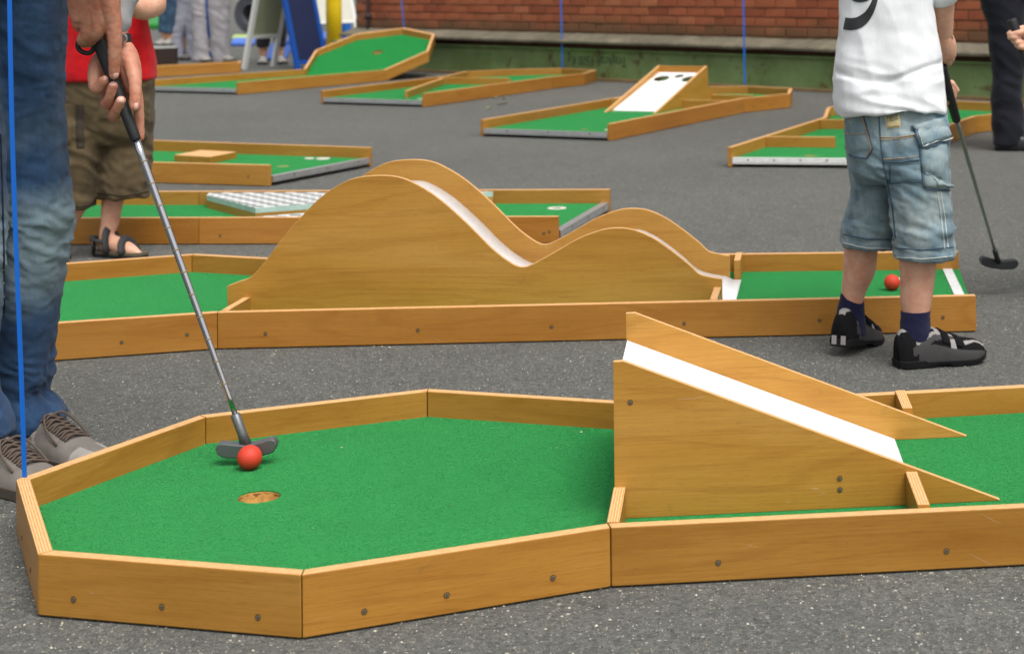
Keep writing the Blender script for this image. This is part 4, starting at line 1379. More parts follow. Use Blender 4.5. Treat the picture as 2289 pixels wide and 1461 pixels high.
# ------------------------------------------------------------------ the boy in the white shirt
YB = 4.10
boy = thing('person', 'boy in a white numbered shirt and light denim shorts, seen from behind', 'person', at(2010, 810, 0))
mb = MB()                                                  # shorts
loft(mb, [(205, 1895, 2104, 4.10, .088), (250, 1888, 2116, 4.10, .098), (300, 1889, 2121, 4.10, .105), (345, 1895, 2121, 4.10, .105), (385, 1903, 2119, 4.10, .095), (405, 1915, 2112, 4.10, .07)])
loft(mb, [(290, 1889, 1990, 4.13, .085), (350, 1894, 1994, 4.14, .083), (400, 1901, 1996, 4.15, .078), (432, 1902, 1998, 4.155, .075), (470, 1893, 2000, 4.16, .074), (505, 1886, 2003, 4.165, .073), (530, 1883, 2004, 4.17, .071), (534, 1880, 2006, 4.17, .073), (551, 1881, 2004, 4.17, .073)], ex=2.2)
loft(mb, [(290, 1962, 2120, 4.07, .088), (350, 1972, 2121, 4.06, .088), (400, 1981, 2123, 4.055, .084), (440, 1986, 2124, 4.05, .08), (480, 1991, 2128, 4.05, .077), (520, 1997, 2130, 4.05, .075), (556, 2001, 2131, 4.05, .074), (559, 1998, 2134, 4.05, .076), (577, 1999, 2133, 4.05, .076)], ex=2.2)
sh = remesh(mb, .0042, 4)
def zone(p): return 1.0 if p.z < .60 else .6
cloth_folds(sh, .0065, 1.5, 3.0, 1.2, zone)
cloth_folds(sh, .0030, 3.0, 23.0, 1.6)
zh = atY(2066, 520, 4.05).z
displace(sh, lambda p, nv: 
 .0070 * ridged(noise.noise(Vector((p.x * 12 + p.z * 22, p.y * 10, p.z * 26)))) * max(0, 1 - abs(p.z - zh) / .06))
shorts = put('shorts', sh, M['boy_denim'], boy)
bv = bvh_of(sh)
def zs(x, y): return (1860 + x / 3.843, 220 + y / 3.843)
# pockets, flaps, seams and the woven label
patch_on(bv, [zs(112, 110), zs(258, 105), zs(345, 440), zs(150, 480)], .0022, 'back_pocket', M['boy_denim'], shorts, 12, 14)
strip_on(bv, [zs(258, 105), zs(352, 435), zs(300, 515), zs(180, 500), zs(150, 478)], 2.4, .0030, 'pocket_seam', M['denim_dark'], shorts)
strip_on(bv, [zs(250, 110), zs(342, 432), zs(295, 505)], 1.0, .0042, 'stitching', M['thread'], shorts)
strip_on(bv, [zs(120, 300), zs(205, 312), zs(305, 298)], 1.5, .0034, 'stitching', M['thread'], shorts)
patch_on(bv, [zs(415, 335), zs(740, 320), zs(750, 530), zs(445, 545)], .0022, 'back_pocket', M['boy_denim'], shorts, 14, 12)
strip_on(bv, [zs(412, 332), zs(560, 338), zs(720, 312)], 1.5, .0034, 'stitching', M['thread'], shorts)
strip_on(bv, [zs(415, 354), zs(560, 352), zs(720, 330)], 1.3, .0034, 'stitching', M['thread'], shorts)
strip_on(bv, [zs(445, 520), zs(600, 518), zs(745, 498)], 1.3, .0036, 'stitching', M['thread'], shorts)
strip_on(bv, [zs(445, 546), zs(600, 546), zs(752, 530)], 2.2, .0034, 'pocket_seam', M['denim_dark'], shorts)
patch_on(bv, [zs(495, 575), zs(760, 570), zs(772, 708), zs(500, 725)], .0030, 'patch_pocket', M['boy_denim'], shorts, 12, 8, .001)
strip_on(bv, [zs(493, 575), zs(498, 725), zs(772, 710)], 2.0, .0036, 'pocket_seam', M['denim_dark'], shorts)
patch_on(bv, [zs(742, 400), zs(985, 370), zs(1010, 790), zs(795, 770)], .006, 'cargo_pocket', M['boy_denim'], shorts, 14, 18, .006)
strip_on(bv, [zs(742, 330), zs(765, 560), zs(780, 740), zs(812, 782), zs(1005, 795)], 3.0, .0034, 'pocket_seam', M['denim_dark'], shorts)
patch_on(bv, [zs(685, 228), zs(975, 150), zs(1018, 330), zs(765, 425)], .010, 'pocket_flap', M['boy_denim'], shorts, 14, 12, .003)
strip_on(bv, [zs(685, 232), zs(765, 430), zs(1000, 370)], 2.6, .0105, 'pocket_seam', M['denim_dark'], shorts)
strip_on(bv, [zs(705, 240), zs(778, 408), zs(1005, 345)], 1.2, .0112, 'stitching', M['thread_pale'], shorts)
strip_on(bv, [zs(790, 640), zs(860, 690), zs(900, 735), zs(1010, 745)], 5.0, .010, 'pocket_loop', M['boy_denim'], shorts)
strip_on(bv, [zs(930, 800), zs(955, 950), zs(975, 1100), zs(995, 1280)], 1.4, .002, 'seam_or_leg_shade', M['thread_pale'], shorts)
strip_on(bv, [zs(900, 805), zs(925, 950), zs(945, 1100), zs(965, 1290)], 1.4, .002, 'seam_or_leg_shade', M['thread_pale'], shorts)
strip_on(bv, [zs(400, 120), zs(415, 350), zs(440, 560), zs(480, 740), zs(515, 900), zs(535, 1080), zs(545, 1200)], 3.0, .0015, 'leg_gap_shade', M['denim_dark'], shorts)  # dark strip painting in the shade of the gap between the legs
strip_on(bv, [zs(98, 1165), zs(300, 1205), zs(540, 1212)], 2.0, .0018, 'hem_seam', M['denim_dark'], shorts)
strip_on(bv, [zs(540, 1285), zs(780, 1300), zs(1040, 1275)], 2.0, .0018, 'hem_seam', M['denim_dark'], shorts)
strip_on(bv, [zs(90, 1240), zs(300, 1285), zs(545, 1288)], 1.4, .0018, 'hem_stitching', M['thread_pale'], shorts)
strip_on(bv, [zs(540, 1362), zs(780, 1380), zs(1030, 1355)], 1.4, .0018, 'hem_stitching', M['thread_pale'], shorts)
strip_on(bv, [zs(90, 260), zs(105, 400), zs(118, 410)], 6, .006, 'side_tab', M['denim_dark'], shorts)
lb = patch_on(bv, [zs(455, 158), zs(580, 138), zs(593, 248), zs(470, 260)], .0034, 'woven_label', M['label_cloth'], shorts, 6, 6)
def text_on(bvh, body, x0, y0, x1, y1, hpx, off, name, mat, parent):
    c_ = bpy.data.curves.new(name, 'FONT'); c_.body = body; c_.size = 1.0; c_.resolution_u = 2
    ob = bpy.data.objects.new('t', c_); COL.objects.link(ob); bpy.context.view_layer.update()
    me = bpy.data.meshes.new_from_object(ob.evaluated_get(DG())); bpy.data.objects.remove(ob)
    w = max(v.co.x for v in me.vertices); ang_ = atan2(y1 - y0, x1 - x0); Lp = hypot(x1 - x0, y1 - y0)
    for v in me.vertices:
        u, h_ = v.co.x / w * Lp, v.co.y * hpx / .72
        p = hit(bvh, x0 + u * cos(ang_) + h_ * sin(ang_), y0 + u * sin(ang_) - h_ * cos(ang_), off)
        if p: v.co = p
    me.materials.clear(); me.materials.append(mat)
    o_ = link(name, me, parent); return o_
if lb:
    o = text_on(bv, 'NAVY', *zs(472, 178), *zs(570, 163), 6.5, .0042, 'lettering', M['print_black'], lb); o['kind'] = 'stuff'
    o = text_on(bv, 'CREW', *zs(474, 202), *zs(572, 187), 6.5, .0042, 'lettering', M['print_black'], lb); o['kind'] = 'stuff'
    strip_on(bv, [zs(480, 243), zs(580, 234)], 1.2, .0042, 'label_line', M['thread'], lb)

mb = MB()                                                  # shirt
loft(mb, [(-222, 1945, 2020, 4.12, .05), (-208, 1915, 2052, 4.12, .062), (-192, 1885, 2085, 4.115, .07), (-150, 1874, 2100, 4.11, .082), (-80, 1874, 2088, 4.105, .09), (0, 1875, 2083, 4.10, .098), (40, 1874, 2088, 4.10, .1), (80, 1872, 2094, 4.10, .103), (110, 1867, 2100, 4.10, .106), (160, 1863, 2106, 4.10, .11), (200, 1862, 2111, 4.10, .115), (222, 1864, 2114, 4.10, .118), (236, 1868, 2116, 4.10, .119), (245, 1872, 2117, 4.10, .119)], 36)
sleeveR = [atY(2060, -165, 4.115), atY(2098, -110, 4.12), atY(2106, -25, 4.14)]
limb(mb, sleeveR, [.055, .050, .046], 18)
sleeveL = [atY(1905, -165, 4.115), atY(1888, -100, 4.14), atY(1905, -35, 4.20)]
limb(mb, sleeveL, [.055, .050, .046], 18)
st_ = remesh(mb, .0045, 3)
def shirt_fold(p, nv):
    q = Vector((p.x * 14 + p.z * 5, p.y * 10, p.z * 6))
    a = noise.noise(q + Vector((4, 0, 0)))
    z_ = p.z
    horiz = noise.noise(Vector((p.x * 7 - p.z * 6, p.y * 6, p.z * 34 + p.x * 9)))
    k = max(0, min(1, (.72 - z_) / .10))
    a2 = noise.noise(Vector((p.x * 9 + p.z * 9, p.y * 7, p.z * 3 + 7)))
    return .0060 * a2 + .0042 * ridged(a) * (1 - k * .5) + .0050 * ridged(horiz) * k + .0016 * noise.noise(p * 34) - .003
displace(st_, shirt_fold)
zf1 = atY(1990, 165, 4.0).z
displace(st_, lambda p, nv: -.006 * math.exp(-((p.z - zf1 + .018 * sin((p.x - .2) * 20)) / .007) ** 2) * (1 if nv.y < -.2 else 0))
zb0 = atY(1990, 232, 4.1).z; xl0, xr0 = atY(1870, 240, 4.1).x, atY(2116, 240, 4.1).x
for v in st_.vertices:
    k = (v.co.x - xl0) / (xr0 - xl0)
    drop = .016 * max(0, 1 - k / .28) ** 1.3 + .010 * max(0, (k - .86) / .14) ** 1.5
    v.co.z -= drop * max(0, min(1, (zb0 + .05 - v.co.z) / .05))
st_.update()
shirt = put('shirt', st_, M['white_cotton'], boy)
bs = bvh_of(st_)
def z9(x, y): return (1840 + x / 5.62, y / 5.62)
# the number on the back: right bowl and tail of a 9, continuing above
nine = [z9(270, 295), z9(330, 305), z9(400, 300), z9(460, 280), z9(520, 235), z9(570, 180), z9(610, 110), z9(640, 40), z9(655, -30), z9(655, -110), z9(630, -190), z9(570, -240), z9(490, -255), z9(410, -235), z9(360, -180), z9(345, -110), z9(365, -40), z9(420, -5), z9(480, 0), z9(550, -15), z9(610, -60)]
def num_strip():
    mb = MB(); prev = None
    W = [27, 27, 26.5, 25, 22, 18, 15, 13, 12.5, 13, 15, 17, 18, 17, 15, 13, 12, 11, 11, 10, 8]
    pts = catmull([p + (w,) for p, w in zip(nine, W)], 6)
    for i, p in enumerate(pts):
        a, b = pts[max(i - 1, 0)], pts[min(i + 1, len(pts) - 1)]
        tx, ty = b[0] - a[0], b[1] - a[1]; l_ = hypot(tx, ty) or 1
        q = [hit(bs, p[0] - ty / l_ * p[2] / 2 * s_, p[1] + tx / l_ * p[2] / 2 * s_, .0012) for s_ in (-1, -.5, 0, .5, 1)]
        if None in q: prev = None; continue
        if prev:
            for k in range(4): mb.face([prev[k], prev[k + 1], q[k + 1], q[k]])
        prev = q
    return mb.build('shirt_number', M['print_black'], shirt, smooth=True)
num_strip()

# body: legs, arms with hands on the grip, head
mb = MB()
limb(mb, [atY(1948, 400, 4.15), atY(1938, 500, 4.17), atY(1925, 556, 4.175), atY(1921, 600, 4.18), atY(1909, 645, 4.19), atY(1904, 690, 4.195), atY(1905, 735, 4.20)], [.040, .040, .0395, .0385, .030, .0255, .027], 20)
limb(mb, [atY(2055, 380, 4.06), atY(2055, 510, 4.05), atY(2052, 575, 4.05), atY(2051, 620, 4.05), atY(2048, 665, 4.05), atY(2046, 705, 4.05), atY(2045, 760, 4.05)], [.045, .044, .0425, .040, .0365, .031, .031], 20)
limb(mb, [atY(2000, 330, 4.10), atY(2000, 100, 4.11), atY(1990, -150, 4.11)], [.085, .08, .09], 20)
neck = atY(1985, -240, 4.12)
limb(mb, [atY(1985, -190, 4.115), neck], [.045, .04], 16)
hd_c = neck + Vector((.02, .015, .125))
add_head(mb, boy, hd_c, .215, radians(40))
elbR = atY(2106, -40, 4.15); wrR = atY(2110, 78, 4.215)
limb(mb, [atY(2075, -160, 4.12), elbR], [.042, .036], 16)
limb(mb, [elbR, atY(2104, 20, 4.18), wrR], [.037, .031, .0225], 16)
elbL = atY(1930, -10, 4.28); wrL = atY(2092, 185, 4.36)
limb(mb, [atY(1900, -160, 4.12), elbL], [.042, .034], 16)
limb(mb, [elbL, wrL], [.034, .022], 16)
bodyA = remesh(mb, .006, 3)
hb = MB()
def HP(x, y, Y): return atY(x, y, Y)
rp = lambda r, Y: r * PXM(Y)
# upper (right) hand: back of the hand to the camera side, fingers round the grip
limb(hb, [HP(2110, 80, 4.215), HP(2116, 100, 4.225), HP(2119, 118, 4.235)], [.021, .023, .021], 14)
for k, (x0, y0, x1, y1, x2, y2) in enumerate(((2122, 103, 2132, 112, 2124, 124), (2120, 114, 2131, 122, 2121, 134), (2117, 124, 2127, 133, 2116, 143), (2113, 132, 2121, 141, 2110, 149))):
    limb(hb, [HP(x0, y0, 4.235), HP(x1, y1, 4.26), HP(x2, y2, 4.285)], [.0088, .0082, .0072], 10)
limb(hb, [HP(2106, 110, 4.23), HP(2103, 130, 4.25), HP(2110, 146, 4.265)], [.010, .009, .008], 10)
# lower (left) hand
limb(hb, [HP(2095, 188, 4.355), HP(2110, 205, 4.35), HP(2115, 218, 4.345)], [.020, .021, .019], 14)
for k, (x1, y1, x2, y2) in enumerate(((2126, 186, 2136, 204), (2123, 196, 2133, 214), (2120, 206, 2130, 224), (2117, 216, 2126, 234))):
    limb(hb, [HP(2110, y1 + 8, 4.345), HP(x1, y1, 4.335), HP(x2, y2, 4.35)], [.0092, .0088, .0075], 10)
limb(hb, [HP(2112, 195, 4.345), HP(2128, 190, 4.345), HP(2139, 202, 4.35)], [.009, .008, .007], 10)
bodyB = remesh(hb, .0022, 2)
put('body', join_meshes('body', [bodyA, bodyB], [M['skin']]), None, boy)
wq = atY(2122, 76, 4.205)
mb = MB(); tube(mb, [wq + Vector((-.004, .004, .016)), wq + Vector((.003, .004, .002)), wq + Vector((.005, .006, -.012))], [(.004, .009)] * 3, 12); mb.build('wristwatch', M['black_rubber'], boy, smooth=True)
for xs, Ys, rows in ((0, 4.19, [(655, 1880, 1930, 4.192, .0255), (670, 1877, 1931, 4.194, .0265), (690, 1872, 1932, 4.196, .029), (720, 1868, 1934, 4.20, .032), (745, 1866, 1936, 4.20, .032)]),
                     (1, 4.05, [(694, 2014, 2079, 4.05, .0335), (712, 2013, 2079, 4.05, .034), (735, 2012, 2080, 4.05, .035), (765, 2008, 2083, 4.055, .038)])):
    mb = MB(); loft(mb, rows, 24, 6, 2.0); me = mb.mesh('sock', M['navy_sock'], True)
    displace(me, lambda p, nv: .0012 * ridged(noise.noise(Vector((p.x * 25, p.y * 25, p.z * 70 + p.x * 40)))))
    link('sock', me, boy)
kid_w = [(0, .020), (.06, .029), (.15, .0315), (.3, .032), (.45, .034), (.6, .040), (.75, .043), (.87, .040), (.95, .031), (1, .016)]
kid_h = [(0, .070), (.05, .084), (.12, .088), (.2, .084), (.3, .084), (.38, .088), (.46, .080), (.55, .070), (.68, .060), (.8, .055), (.9, .051), (.96, .045), (1, .034)]
def kid_mat(u, f):
    top = min(f, 1 - f) * 2                                # 0 at the sole, 1 on top
    if u < .02: return 0
    col = .84 - 1.1 * u if u < .2 else .62 + .9 * (u - .2)
    if u < .40 and top > col: return 1
    if u < .15: return 0
    if .15 < u < .66 and abs(top - (.20 + (u - .15) * 1.15)) < .085: return 2
    if .18 < u < .62 and abs(top - (.32 + (u - .15) * 1.2)) < .06: return 1
    if .56 < u < .63 and top > .3: return 1
    if .40 < u < .47 and top > .55: return 1
    if u > .72 and abs(top - (.78 - 1.5 * abs(u - .86) ** 1.0)) < .09: return 1
    if top < .30 and u > .2: return 2
    return 0
R_heel, R_toe = at(2004, 822, 0), at(2192, 806, 0)
mats_k = [M['shoe_black'], M['shoe_grey'], M['shoe_dark']]
o, Fk, ot = shoe(boy, R_heel, R_toe, .212, kid_w, kid_h, kid_mat, M['shoe_sole'], mats_k, sole_h=.015)
for u0, u1 in ((.47, .56), (.62, .69)):
    band_on(o, ot, u0, u1, .06, .80, .0035, 'strap', M['shoe_black'], 16)
    mb = MB()
    for k in range(6):
        a, b = .20 + .015 * k, .215 + .015 * k
        mb.face([ot(u0 + .03, a, .0042), ot(u0 + .045, a, .0042), ot(u0 + .045, b, .0042), ot(u0 + .03, b, .0042)])
    mb.build('strap_print', M['lime'], o)
L_heel = at(1877, 800, 0); L_toe = L_heel + Vector((.085, .19, 0))
o, Fk, ot = shoe(boy, L_heel, L_toe, .212, kid_w, kid_h, kid_mat, M['shoe_sole'], mats_k, roll_pitch=.16, sole_h=.015)
for u0, u1 in ((.47, .56), (.62, .69)):
    band_on(o, ot, u0, u1, .06, .80, .0035, 'strap', M['shoe_black'], 16)
mb = MB()
for f0 in (.30, .62):
    mb.face([Fk(-.014, .022 * (1 - 2 * f0) * 1.6 - .006, .026), Fk(-.014, .022 * (1 - 2 * f0) * 1.6 + .006, .026), Fk(-.012, .022 * (1 - 2 * f0) * 1.6 + .006, .006), Fk(-.012, .022 * (1 - 2 * f0) * 1.6 - .006, .006)])
mb.build('heel_tab', M['shoe_grey'], o)

hpB = atY(2232, 588, 4.86)
geB = atY(2138, 268, 4.40)
gtB = geB + (geB - hpB).normalized() * .21
putter('black-headed putter hanging from the hands of the boy in the white shirt', gtB, geB, hpB, .0058, .0125, (1, .18, 0), dark=True, face_tilt=.14)

# ------------------------------------------------------------------ the man in jeans
man = thing('person', 'man in faded blue jeans and grey-brown sneakers, holding a putter with both hands', 'person', at(30, 1050, 0))
mb = MB()
YA = 3.36
loft(mb, [(-330, -190, 170, 3.30, .12), (-200, -190, 160, 3.30, .13), (-80, -180, 150, 3.30, .12), (0, -175, 130, 3.30, .09)])
loft(mb, [(-200, -60, 156, 3.30, .10), (-100, -40, 147, 3.31, .10), (0, -20, 140, 3.32, .095), (100, -14, 136, 3.33, .09), (200, -8, 133, 3.34, .085), (300, -4, 137, 3.345, .082), (400, 2, 146, 3.35, .08), (445, 6, 150, 3.35, .08), (490, 8, 156, 3.355, .08), (530, 8, 149, 3.36, .078), (580, 6, 140, 3.365, .076), (650, 4, 130, 3.37, .074), (730, 2, 120, 3.38, .072), (800, 0, 112, 3.39, .07), (845, 2, 108, 3.395, .07), (878, 6, 100, 3.40, .066), (905, 12, 122, 3.40, .076), (930, 22, 139, 3.40, .080), (955, 34, 132, 3.40, .076)], 30)
loft(mb, [(-200, -210, 20, 3.27, .10), (0, -200, -20, 3.24, .095), (200, -185, -8, 3.22, .088), (400, -170, 2, 3.21, .082), (600, -165, 0, 3.20, .078), (800, -160, -18, 3.20, .074), (880, -158, -12, 3.20, .072), (930, -160, 10, 3.20, .078), (975, -160, 22, 3.20, .078)], 30)
jm = remesh(mb, .0042, 3)
cloth_folds(jm, .007, 1.1, 8.0, 1.0, lambda p: .55 + .9 * math.exp(-((p.z - .40) / .07) ** 2) + 1.1 * math.exp(-((p.z - .13) / .06) ** 2))
cloth_folds(jm, .0048, 2.6, 18.0, 1.4, lambda p: .5 + 1.0 * math.exp(-((p.z - .42) / .08) ** 2) + 1.2 * math.exp(-((p.z - .13) / .06) ** 2))
jeans = put('jeans', jm, M['man_denim'], man)
bj = bvh_of(jm)
M['denim_pale'] = flat('pale_worn_denim', rgb(120, 142, 160), .9, var=.2, vscale=200)
M['leg_shade_navy'] = flat('painted_leg_shade', rgb(14, 28, 56), .9)
strip_on(bj, [(0, 300), (4, 420), (8, 560), (10, 700)], 3.0, .0015, 'seam_or_leg_shade', M['leg_shade_navy'], jeans)  # navy strip: shading where the two legs meet, laid on as colour
# shirt
mb = MB()
loft(mb, [(-300, -205, 175, 3.30, .13), (-380, -210, 180, 3.28, .135), (-500, -215, 185, 3.24, .14), (-640, -225, 200, 3.20, .14), (-720, -190, 170, 3.18, .12), (-760, -90, 80, 3.17, .07)], 36)
shR = atY(150, -690, 3.14); shL = atY(150, -690, 3.30)
shNear = atY(-150, -690, 3.14)
elN = atY(60, -300, 2.98); elF = atY(300, -330, 3.30)
def Z1(zx, zy, Y): return atY(130 + zx / 4.564, zy / 4.564, Y)
def zr(r, Y=3.2): return r / 4.564 * PXM(Y)
wrF = Z1(622, 395, 3.235)
limb(mb, [atY(120, -680, 3.22), elF], [.07, .055], 18)
limb(mb, [elF, Z1(690, -160, 3.25), Z1(668, 0, 3.242), Z1(640, 140, 3.238), Z1(622, 262, 3.236)], [.055, .030, .0235, .0215, .0198], 18)
limb(mb, [atY(-120, -680, 3.16), elN], [.07, .055], 18)
limb(mb, [elN, Z1(300, -420, 3.10)], [.052, .038], 18)
sm_ = remesh(mb, .005, 2); cloth_folds(sm_, .003, 2.0, 12.0, .6)
put('shirt', sm_, M['grey_jersey'], man)
mb = MB()
limb(mb, [atY(0, -300, 3.28), atY(0, -650, 3.2)], [.1, .11], 18)
limb(mb, [atY(10, -720, 3.18), atY(40, -800, 3.14)], [.06, .055], 16)
add_head(mb, man, atY(60, -900, 3.10), .24, radians(-20))
limb(mb, [atY(120, -680, 3.22), elF], [.05, .042], 14); limb(mb, [elF, Z1(650, 0, 3.25), wrF], [.038, .017, .0165], 16)
limb(mb, [atY(-120, -680, 3.16), elN], [.05, .042], 14); limb(mb, [elN, Z1(290, -330, 3.12)], [.04, .03], 16)
limb(mb, [atY(78, 600, 3.37), atY(62, 880, 3.40), atY(75, 970, 3.41)], [.035, .03, .034], 14)
limb(mb, [atY(-80, 600, 3.20), atY(-75, 900, 3.20), atY(-40, 990, 3.22)], [.035, .03, .034], 14)
limb(mb, [atY(40, -250, 3.3), atY(66, 300, 3.345), atY(78, 620, 3.37)], [.06, .035, .035], 14)
limb(mb, [atY(-80, -250, 3.27), atY(-90, 300, 3.215), atY(-80, 620, 3.20)], [.06, .035, .035], 14)
b1 = remesh(mb, .009, 3)
hb = MB()
# lower hand: edge-on, thumb and forefinger along the right of the grip, three fingers wrapped to its left
limb(hb, [Z1(622, 330, 3.236), Z1(634, 430, 3.235), Z1(705, 580, 3.23), Z1(740, 760, 3.225), Z1(760, 900, 3.225)], [zr(88), zr(90), zr(112), zr(112), zr(85)], 20)
limb(hb, [Z1(700, 560, 3.225), Z1(770, 760, 3.205), Z1(788, 930, 3.195), Z1(785, 1090, 3.19)], [zr(75), zr(72), zr(62), zr(55)], 16)
limb(hb, [Z1(770, 850, 3.23), Z1(815, 1050, 3.232), Z1(828, 1250, 3.232), Z1(838, 1400, 3.23)], [zr(70), zr(58), zr(50), zr(44)], 16)
limb(hb, [Z1(640, 520, 3.24), Z1(480, 570, 3.24), Z1(400, 680, 3.228), Z1(375, 830, 3.215), Z1(400, 905, 3.205), Z1(470, 820, 3.192)], [zr(100), zr(92), zr(88), zr(72), zr(66), zr(52)], 16)
limb(hb, [Z1(650, 760, 3.24), Z1(520, 940, 3.235), Z1(490, 1065, 3.215), Z1(530, 1000, 3.198), Z1(560, 880, 3.188)], [zr(70), zr(62), zr(60), zr(56), zr(50)], 16)
limb(hb, [Z1(700, 940, 3.24), Z1(600, 1100, 3.235), Z1(570, 1195, 3.215), Z1(605, 1120, 3.196), Z1(640, 1030, 3.186)], [zr(68), zr(64), zr(63), zr(58), zr(52)], 16)
# upper hand: knuckles towards the camera, forefinger laid down the grip
for (a, b_, r0, r1) in (((150, -300), (205, 170), 95, 78), ((240, -310), (310, 205), 100, 84), ((350, -310), (430, 225), 104, 86), ((470, -300), (560, 215), 104, 84)):
    limb(hb, [Z1(a[0] * .7 + 90, a[1], 3.14), Z1((a[0] + b_[0]) / 2, (a[1] + b_[1]) / 2, 3.155), Z1(b_[0], b_[1], 3.165)], [zr(r0 * 1.05), zr(r0), zr(r1)], 16)
limb(hb, [Z1(562, 215, 3.165), Z1(578, 380, 3.168), Z1(578, 520, 3.172), Z1(572, 660, 3.176), Z1(570, 765, 3.180)], [zr(84), zr(72), zr(68), zr(58), zr(50)], 18)
limb(hb, [Z1(430, 225, 3.165), Z1(400, 330, 3.168), Z1(340, 400, 3.185), Z1(340, 440, 3.215)], [zr(84), zr(70), zr(60), zr(52)], 16)
limb(hb, [Z1(310, 205, 3.166), Z1(300, 330, 3.170), Z1(252, 405, 3.180), Z1(268, 440, 3.205)], [zr(82), zr(70), zr(62), zr(54)], 16)
limb(hb, [Z1(205, 170, 3.168), Z1(205, 265, 3.175), Z1(235, 300, 3.20)], [zr(72), zr(52), zr(44)], 16)
limb(hb, [Z1(470, 60, 3.19), Z1(520, 300, 3.215), Z1(500, 460, 3.225)], [zr(90), zr(70), zr(56)], 14)
b2 = remesh(hb, .0020, 2)
def tendons(p, nv):
    q = p - Z1(360, 60, 3.15)
    return .0022 * ridged(noise.noise(Vector((p.x * 70 + p.z * 18, 0, p.z * 10)))) * max(0, 1 - q.length / .07) + .0006 * noise.noise(p * 130)
displace(b2, tendons)
put('body', join_meshes('body', [b1, b2], [M['skin_man']]), None, man)
bh = bvh_of(b2)
for cx_, cy_, w_, h_ in ((590, 775, 52, 56), (797, 1085, 40, 66), (485, 800, 40, 40), (558, 850, 66, 50), (635, 1020, 66, 60)):
    x_, y_ = 130 + cx_ / 4.564, cy_ / 4.564
    patch_on(bh, [(x_ - w_ / 9.1, y_ - h_ / 9.1), (x_ + w_ / 9.1, y_ - h_ / 9.1), (x_ + w_ / 9.1, y_ + h_ / 9.1), (x_ - w_ / 9.1, y_ + h_ / 9.1)], .0006, 'fingernail', M['nail'], man, 6, 6, .0004)
mb = MB(); ww = Z1(634, 408, 3.2355); wd = (Z1(645, 450, 3.235) - Z1(620, 330, 3.236)).normalized()
tube(mb, [ww - wd * .008, ww - wd * .007, ww + wd * .007, ww + wd * .008], [zr(106), zr(113), zr(113), zr(106)], 28)
wt = mb.build('wristwatch', M['black_rubber'], man, smooth=False)
mb = MB(); wc = Z1(655, 392, 3.2105); tube(mb, [wc + Vector((0, .004, 0)), wc, wc - Vector((0, .002, 0))], [.0085, .0085, .0075], 20); mb.build('watch_case', M['steel'], wt)
mw = [(0, .026), (.06, .036), (.15, .039), (.3, .040), (.45, .042), (.6, .044), (.75, .046), (.87, .041), (.95, .030), (1, .012)]
mh = [(0, .070), (.05, .086), (.12, .092), (.2, .094), (.3, .092), (.38, .090), (.46, .080), (.55, .068), (.68, .055), (.8, .046), (.9, .041), (.96, .036), (1, .028)]
def man_mat(u, f):
    top = min(f, 1 - f) * 2
    for k in range(3):
        if abs(u - (.34 + k * .06 - top * .10)) < .018 and .15 < top < .72: return 1
    if u > .80 and top < .8: return 1
    if u < .18: return 2
    if .42 < u < .7 and top > .72: return 2
    return 0
for ank, toe in ((atY(80, 980, 3.375), atY(242, 1010, 3.27)), (atY(-14, 1000, 3.20), atY(150, 1050, 3.10))):
    d = Vector((toe.x - ank.x, toe.y - ank.y, 0)).normalized()
    tp = Vector((toe.x, toe.y, 0)); hl = tp - d * .285
    o, Fm, ot = shoe(man, hl, tp, .285, mw, mh, man_mat, M['gum'], [M['suede'], M['suede_lt'], M['suede_dk']], sole_h=.022)
    for k in range(6):
        u = .44 + .045 * k
        mb = MB()
        limb(mb, [ot(u, .36, .003), ot(u + .012, .45, .007), ot(u + .02, .55, .006), ot(u + .025, .64, .003)], [.0022] * 4, 8)
        mb.build('lace', M['lace'], o, smooth=True)
        mb = MB()
        limb(mb, [ot(u, .64, .003), ot(u + .015, .54, .0075), ot(u + .03, .36, .003)], [.0022] * 3, 8)
        mb.build('lace', M['lace'], o, smooth=True)
    for sg in (-1, 1):
        mb = MB()
        sv = Vector((-d.y, d.x, 0)) * sg
        pth = [ot(.45, .5, .006), ot(.47, .5, .010) + sv * .02, ot(.55, .5, .006) + sv * .034 - Vector((0, 0, .004)), ot(.66, .5, .004) + sv * .036 - Vector((0, 0, .012))]
        limb(mb, pth, [.0021] * 4, 8); mb.build('lace', M['lace'], o, smooth=True)

hpM = atY(553, 1001, 3.172)
geM = Z1(792, 1420, 3.195)
gtM = Z1(385, 350, 3.205)
t = putter('grey double-winged putter held by the man in jeans, its head behind the red ball', gtM, geM, hpM, .0068, .0105, (1, .05, 0), steps=12, face_tilt=-.06)
mb = MB(); tube(mb, catmull([tuple(Z1(*p)) for p in ((330, 420, 3.205), (215, 420, 3.20), (205, 490, 3.20), (255, 535, 3.20), (325, 540, 3.20), (385, 470, 3.203))], 6), zr(24), 12)
mb.build('wrist_loop', M['black_rubber'], t, smooth=True)

